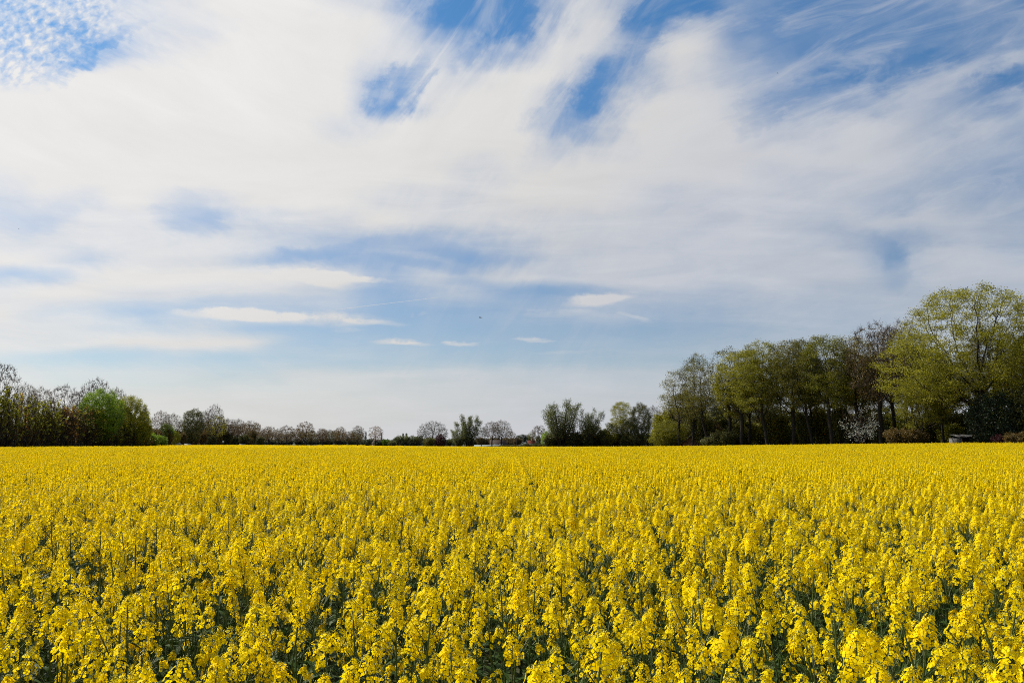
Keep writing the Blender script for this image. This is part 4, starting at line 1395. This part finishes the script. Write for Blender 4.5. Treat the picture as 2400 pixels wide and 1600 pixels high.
for i, px in enumerate(range(1180, 1282, 9)):
    plant('hedge_bush', 'bush_' + 'abc'[i % 3], px, 1039 + (0 if px > 1225 else 3), E(px) + 4, 'low dark hedge bush along the field edge left of the big willow', 'under', 18, 'low dark hedge bushes', 'bush')
# ---- the willow group
GWL = 'willows and trees left of the oak wood'
plant('willow', 'willow_tree', 1318, 937, E(1318) + 3, 'big many-stemmed willow, the widest and tallest of the group', 'willow', 86, GWL, 'willow', rz=.2)
plant('willow', 'willow_tree_open', 1381, 957, E(1381) + 3, 'smaller willow with boughs fanned out in a V right of the big one', 'willow', 62, GWL, 'willow', rz=.9)
plant('green_tree', 'leafy_tree', 1390, 995, E(1390) + 8, 'low green tree filling the gap behind the fanned willow', 'olive', 60, GWL)
plant('green_tree', 'forest_oak_a', 1458, 941, E(1458) + 6, 'yellow-green tree with an open crown and one low side bough', 'oak', 64, GWL, rz=1.1)
plant('green_tree', 'leafy_tree_tall', 1503, 944, E(1503) + 6, 'dense dull green tree right of the open-crowned one', 'olive', 48, GWL)
plant('green_tree', 'leafy_tree', 1475, 985, E(1475) + 3, 'lower green tree in front of the two tall green ones', 'under', 52, GWL)
plant('bare_tree', 'bare_oak', 1533, 950, E(1500) + 8, 'bare grey tree squeezed between the green trees and the oak wood', 'brown', 42, GWL, twig='twig')
plant('bush', 'small_tree', 1432, 990, E(1432) + 3, 'yellow-green bushy tree between the fanned willow and the open-crowned tree', 'oak', 34, GWL)
for i in range(18):
    px = 1290 + 14.5 * i + rl.uniform(-3, 3)
    plant('bush', 'bush_' + 'abc'[i % 3], px, rl.uniform(1006, 1026), E(min(px, 1512)) + 3 + (i % 3) * 3, 'green bush along the field edge under the willow group',
          rl.choice(['under', 'olive', 'under']), rl.uniform(22, 34), 'bushes under the willow group', 'bush')
# a few trees just outside the picture, seen from a step aside
for px, top, pr, lf in [(-110, 880, 'bare_oak', 'brown'), (-190, 900, 'leafy_tree', 'green'), (2500, 740, 'forest_oak_b', 'oak'), (2580, 720, 'forest_oak_d', 'oakdark')]:
    plant('field_edge_tree', pr, px, top, E(px) + 6, 'tree at the field edge just beyond the side of the picture', lf, None, 'trees beyond the sides of the picture')

# ------------------------------------------------------------------ buildings and small things
m_tile = surf_mat('roof_tiles', (.048, .032, .026), (.085, .054, .042), scale=6, stretch=(1, 1, 3), rough=.85)
m_tile_red = surf_mat('red_roof_tiles', (.16, .042, .022), (.24, .070, .036), scale=6, stretch=(1, 1, 3), rough=.85)
m_brick = brick_mat('brick', (.22, .10, .06), (.28, .14, .09), (.30, .27, .23))
m_grey = surf_mat('weathered_board', (.10, .097, .09), (.21, .20, .185), scale=3, stretch=(.5, 4, 4), rough=.85)
m_white = surf_mat('white_paint', (.62, .62, .60), (.76, .76, .74), scale=3, rough=.6)
m_dark = surf_mat('shade_and_tyre_black', (.012, .012, .012), (.02, .02, .02), scale=3, rough=.9)  # black for the shade inside the shed, also for the tyres
m_glass = surf_mat('window_glass', (.02, .025, .03), (.05, .06, .07), scale=2, rough=.08, spec=.6, bump=0)
m_green = surf_mat('green_sheet', (.16, .20, .19), (.26, .30, .28), scale=2, rough=.6)


def house(name, px, Y, w, d, hw, hr, rz, label, wall_m, roof_m, windows=2, chimney=True, half_hip=0.0):
    x = lateral(px, Y)
    root = empty(name, (x, Y, float(gz(x, Y)) - .05), label, 'house', None, rz)
    b = MB()
    b.add([(-w, -d, 0), (w, -d, 0), (w, d, 0), (-w, d, 0), (-w, -d, hw), (w, -d, hw), (w, d, hw), (-w, d, hw), (-w, 0, hr - .12), (w, 0, hr - .12)],
          [(0, 1, 5, 4), (2, 3, 7, 6), (1, 2, 6, 9, 5), (3, 0, 4, 8, 7)])
    b.build('wall', wall_m, root)
    b = MB(); o = .45; t = .16
    k = (hr - hw) / d
    for s in (-1, 1):
        y0, z0 = s * (d + o), hw - o * k
        b.add([(-w - o, y0, z0), (w + o, y0, z0), (w + o, 0, hr), (-w - o, 0, hr), (-w - o, y0, z0 + t), (w + o, y0, z0 + t), (w + o, 0, hr + t), (-w - o, 0, hr + t)],
              [(0, 1, 2, 3), (4, 7, 6, 5), (0, 4, 5, 1), (0, 3, 7, 4), (1, 5, 6, 2)])
    rf = b.build('roof', roof_m, root)
    b = MB()
    for s in (-1, 1):
        for e in (-1, 1):
            xa = e * (w + o + .04)
            b.add([(xa, s * (d + o), hw - o * k - .18), (xa, 0, hr - .18), (xa, 0, hr + t + .02), (xa, s * (d + o), hw - o * k + t + .02),
                   (xa - e * .06, s * (d + o), hw - o * k - .18), (xa - e * .06, 0, hr - .18), (xa - e * .06, 0, hr + t + .02), (xa - e * .06, s * (d + o), hw - o * k + t + .02)],
                  [(0, 1, 2, 3), (4, 7, 6, 5), (0, 4, 5, 1), (3, 2, 6, 7), (0, 3, 7, 4)])
    b.build('verge_board', m_grey, rf)
    if chimney:
        b = MB(); b.box(w * .3 - .35, w * .3 + .35, -.35, .35, hr - .5, hr + .9); b.box(w * .3 - .42, w * .3 + .42, -.42, .42, hr + .9, hr + 1.02)
        b.build('chimney', m_brick, rf)
    for i in range(windows):
        xx = -w + (i + 1) * 2 * w / (windows + 1)
        b = MB()
        for (x0, x1, z0, z1) in [(-.6, .6, .9, 1.0), (-.6, .6, 2.0, 2.1), (-.6, -.5, 1.0, 2.0), (.5, .6, 1.0, 2.0), (-.04, .04, 1.0, 2.0)]:
            b.box(xx + x0, xx + x1, -d - .06, -d - .004, z0, z1)
        wf = b.build('window', m_white, root)
        b = MB(); b.box(xx - .5, xx + .5, -d - .03, -d - .01, 1.0, 2.0); b.build('pane', m_glass, wf)
    return root


house('farmhouse', 1652, E(1652) + 14, 4.8, 3.4, 1.9, 4.4, R(64), 'brick farmhouse with a brown tiled roof half hidden behind the leaning tree', m_brick, m_tile, 2, False)
house('house', 1245, 322, 1.15, 1.5, 1.7, 3.3, R(8), 'small house with a bright red tiled roof behind the dark hedge', m_brick, m_tile_red, 2, True)
house('house', 890, 492, 3.6, 3.0, 2.3, 4.6, R(-12), 'dark-roofed brick house behind the last avenue tree', m_brick, m_tile, 3, True)
# long low building with its brown barn
Y0 = E(1140) + 22
xa, xb = lateral(1112, Y0), lateral(1178, Y0)
zz = float(gz((xa + xb) / 2, Y0))
root = empty('greenhouse', ((xa + xb) / 2, Y0, zz), 'long low pale building behind the brown budding tree', 'building')
hw = (xb - xa) / 2
b = MB(); b.box(-hw, hw, -2, 2, 0, 1.1); b.build('wall', m_green, root)
b = MB()
b.add([(-hw - .2, -2.3, 1.11), (hw + .2, -2.3, 1.11), (hw + .2, 2.3, 1.5), (-hw - .2, 2.3, 1.5), (-hw - .2, -2.3, 1.27), (hw + .2, -2.3, 1.27), (hw + .2, 2.3, 1.66), (-hw - .2, 2.3, 1.66)],
      [(3, 2, 1, 0), (4, 5, 6, 7), (0, 1, 5, 4), (1, 2, 6, 5), (2, 3, 7, 6), (3, 0, 4, 7)])
b.build('roof', m_green, root)
for i in range(7):
    xx = -hw + (i + .5) * 2 * hw / 7
    b = MB(); b.box(xx - .55, xx + .55, -2.05, -2.004, .5, 1.15); b.build('window', m_glass, root)
house('barn', 1168, Y0 + 18, 3.0, 2.8, 1.7, 3.5, R(3), 'brown-roofed brick barn behind the long low pale building', m_brick, m_tile, 2, False)
# grey shed at the edge of the oak wood
Ys = E(2256) + 1.4
xs_ = lateral(2262, Ys)
gs = float(gz(xs_, Ys))
root = empty('shed', (xs_, Ys, gs), 'low grey open shed with a sagging board roof under the biggest oak', 'shed')
hz_ = at(2262, 1017, Ys).z - gs
for sx_, sy_ in ((-1.1, -.8), (1.1, -.8), (-1.1, .8), (1.1, .8)):
    b = MB(); b.box(sx_ - .06, sx_ + .06, sy_ - .06, sy_ + .06, 0, hz_ - .42); b.build('post', m_grey, root)
b = MB()
for i in range(9):
    x0 = -1.45 + i * .325
    dz_ = .05 * math.sin(i * 1.7)
    b.add([(x0, -1.15, hz_ - .40 + dz_), (x0 + .31, -1.15, hz_ - .40 + dz_), (x0 + .31, 1.1, hz_ - .06 + dz_ * .4), (x0, 1.1, hz_ - .06 + dz_ * .4),
           (x0, -1.15, hz_ - .36 + dz_), (x0 + .31, -1.15, hz_ - .36 + dz_), (x0 + .31, 1.1, hz_ - .02 + dz_ * .4), (x0, 1.1, hz_ - .02 + dz_ * .4)],
          [(3, 2, 1, 0), (4, 5, 6, 7), (0, 1, 5, 4), (1, 2, 6, 5), (2, 3, 7, 6), (3, 0, 4, 7)])
b.build('roof', m_grey, root)
b = MB(); b.box(-1.2, 1.2, .78, .84, 0, hz_ - .3); b.build('shade_panel', m_dark, root)  # near-black sheet stands in for the shade under the shed roof
xc = lateral(2240, Ys - 1.0)
root = empty('crate', (xc, Ys - 1.0, float(gz(xc, Ys - 1))), 'pale grey wooden crate stacked in front of the shed', 'crate')
hc = at(2240, 1026.5, Ys - 1).z - float(gz(xc, Ys - 1))
b = MB(); b.box(-.66, .66, -.4, .4, 0, hc - .06); b.build('body', m_grey, root)
b = MB(); b.box(-.70, .70, -.44, .44, hc - .06, hc); b.build('lid', m_grey, root)
b = MB()
for xx in (-.60, 0, .60):
    b.box(xx - .05, xx + .05, -.43, -.402, .05, hc - .08)
b.build('batten', m_grey, root)
# pole
Yp = E(1211) + 30
xp = lateral(1211, Yp)
root = empty('utility_pole', (xp, Yp, float(gz(xp, Yp))), 'lone dark wooden pole standing right of the low bare tree', 'pole')
hp = at(1211, 1023, Yp).z - float(gz(xp, Yp))
b = MB(); b.tube([(0, 0, 0), (0, 0, hp * .5), (0, 0, hp)], [.17, .15, .12], 8); b.build('post', M['bark'], root)
b = MB(); b.box(-.5, .5, -.06, .06, hp - .55, hp - .43); b.build('crossarm', M['bark'], root)
for sx_ in (-.4, .4):
    b = MB(); b.tube([(sx_, 0, hp - .43), (sx_, 0, hp - .33), (sx_, 0, hp - .25)], [.03, .05, .03], 6); b.build('insulator', m_white, root)
# road sign
Yr = E(523) + 8
xr = lateral(523, Yr)
root = empty('road_sign', (xr, Yr, float(gz(xr, Yr))), 'small pale round road sign before the reddish brown trees', 'sign')
hs = at(523, 1033, Yr).z - float(gz(xr, Yr))
b = MB(); b.tube([(0, 0, 0), (0, 0, hs - .3)], [.04, .04], 8); b.build('post', m_grey, root)
b = MB(); b.tube([(0, -.03, hs - .3), (0, -.05, hs - .3)], [.42, .42], 20); b.build('sign_plate', m_white, root)


def car(px, Y, top, body_c, label, rz):
    x = lateral(px, Y)
    root = empty('parked_car', (x, Y, 0), label, 'car', 'cars beyond the field', rz)
    g = float(gz(x, Y))
    z = max(g, at(px, top, Y).z - 1.47)
    root.location.z = z
    mb, nt, out = new_mat('car_paint')
    p = nt.nodes.new('ShaderNodeBsdfPrincipled'); p.inputs['Base Color'].default_value = (*body_c, 1); p.inputs['Roughness'].default_value = .25
    p.inputs['Coat Weight'].default_value = .5
    nt.links.new(p.outputs[0], out.inputs[0])
    prof = [(-2.1, .30), (-2.15, .62), (-1.95, .92), (-1.55, .98), (-1.05, 1.40), (-.4, 1.47), (.55, 1.44), (1.15, 1.02), (1.85, .92), (2.12, .66), (2.1, .30)]
    b = MB(); n = len(prof)
    v = []
    for yy, k in ((-.84, 1), (.84, 1)):
        for (px_, pz_) in prof:
            inset = .14 if pz_ > 1.05 else 0
            v.append((px_, yy - math.copysign(inset, yy), pz_))
    f = [tuple(range(n - 1, -1, -1)), tuple(range(n, 2 * n))] + [(i, i + 1, n + i + 1, n + i) for i in range(n - 1)] + [(n - 1, 0, n, 2 * n - 1)]
    b.add(v, f); b.build('body', mb, root)
    b = MB()
    for yy in (-1, 1):
        b.add([(-1.35, yy * .80, 1.02), (.95, yy * .80, 1.04), (.50, yy * .725, 1.37), (-.95, yy * .725, 1.35)], [(0, 1, 2, 3)])
    b.build('side_glass', m_glass, root)
    b = MB()
    b.add([(.62, -.62, 1.415), (.62, .62, 1.415), (1.10, .72, 1.08), (1.10, -.72, 1.08)], [(0, 1, 2, 3)])
    b.build('windscreen', m_glass, root)
    for wx in (-1.3, 1.3):
        for wy in (-.80, .80):
            b = MB(); b.tube([(wx, wy - .1, .32), (wx, wy + .1, .32)], [.32, .32], 16); b.add([], [])
            w_ = b.build('wheel', m_dark, root)
            b = MB(); b.tube([(wx, wy - .11, .32), (wx, wy + .11, .32)], [.18, .18], 12); b.build('rim', m_grey, w_)
    return root


car(415, E(415) + 9, 1037.5, (.20, .20, .20), 'grey car half hidden by the crop right of the left-hand thicket', R(80))
car(440, E(440) + 12, 1038.9, (.38, .38, .38), 'white car glimpsed under the dark trees left of the avenue', R(85))
car(569, E(569) + 14, 1039.6, (.28, .29, .30), 'silver car glimpsed under the first avenue tree', R(70))
car(1224, E(1224) + 14, 1042, (.40, .40, .40), 'white car beyond the field right of the pole', R(20))


# birds and the aeroplane trail
def bird(px, py, Y, span, label, rz):
    p = at(px, py, Y)
    b = MB()
    n = 8
    T = np.linspace(-1, 1, n)
    b.tube([(0, t * .5 * span, .02 * span * (1 - t * t)) for t in T], [max(.004, .13 * span * math.sqrt(max(0, 1 - t * t)) * (1.0 if t > -.3 else .75)) for t in T], 8)
    for s in (-1, 1):
        b.add([(s * .07 * span, .16 * span, .04 * span), (s * .24 * span, .10 * span, .12 * span), (s * .46 * span, -.12 * span, .05 * span), (s * .22 * span, -.10 * span, .09 * span), (s * .07 * span, -.12 * span, .03 * span),
               (s * .07 * span, .16 * span, .055 * span), (s * .24 * span, .10 * span, .135 * span), (s * .22 * span, -.10 * span, .105 * span), (s * .07 * span, -.12 * span, .045 * span)],
              [(0, 1, 3, 4), (1, 2, 3), (5, 8, 7, 6), (6, 7, 2), (0, 5, 6, 1), (4, 3, 7, 8), (1, 6, 2), (3, 2, 7)])
    b.add([(-.05 * span, -.42 * span, .02 * span), (.05 * span, -.42 * span, .02 * span), (.09 * span, -.72 * span, .02 * span), (0, -.66 * span, .03 * span), (-.09 * span, -.72 * span, .02 * span)], [(0, 1, 2, 3, 4)])
    o = b.build('bird', surf_mat('dark_feathers', (.010, .011, .014), (.025, .025, .028), scale=8, rough=.8))
    o.location = p
    o.rotation_euler = (R(10), R(12), rz)
    tag(o, label, 'bird')


bird(1125.5, 744, 62, .30, 'small dark bird high above the middle of the field', R(60))
bird(1822, 172, 120, .26, 'tiny dark bird near the top of the sky above the oak wood', R(90))
bird(44, 537, 110, .22, 'tiny dark bird at the left edge of the sky', R(80))

p0, p1 = at(786, 725.5, 5600), at(1040, 695.5, 6600)
b = MB()
T = np.linspace(0, 1, 25)
b.tube([p0 + (p1 - p0) * t for t in T], [2.3 * (1.15 - .5 * t) * (.25 + .75 * min(1, (1 - t) * 8, .3 + t * 8)) for t in T], 8)
mt, nt, out = new_mat('ice_trail')
d_ = nt.nodes.new('ShaderNodeBsdfDiffuse'); d_.inputs[0].default_value = (.62, .64, .66, 1)
t_ = nt.nodes.new('ShaderNodeBsdfTranslucent'); t_.inputs[0].default_value = (.62, .64, .66, 1)
x_ = nt.nodes.new('ShaderNodeMixShader'); x_.inputs[0].default_value = .5
thin = nt.nodes.new('ShaderNodeBsdfTransparent'); y_ = nt.nodes.new('ShaderNodeMixShader'); y_.inputs[0].default_value = .62
nt.links.new(d_.outputs[0], x_.inputs[1]); nt.links.new(t_.outputs[0], x_.inputs[2]); nt.links.new(x_.outputs[0], y_.inputs[1]); nt.links.new(thin.outputs[0], y_.inputs[2]); nt.links.new(y_.outputs[0], out.inputs[0])
vt = b.build('vapour_trail', mt)
for p in vt.data.polygons:
    p.use_smooth = True
tag(vt, 'thin white aeroplane trail slanting across the blue gap low in the sky', 'vapour trail')
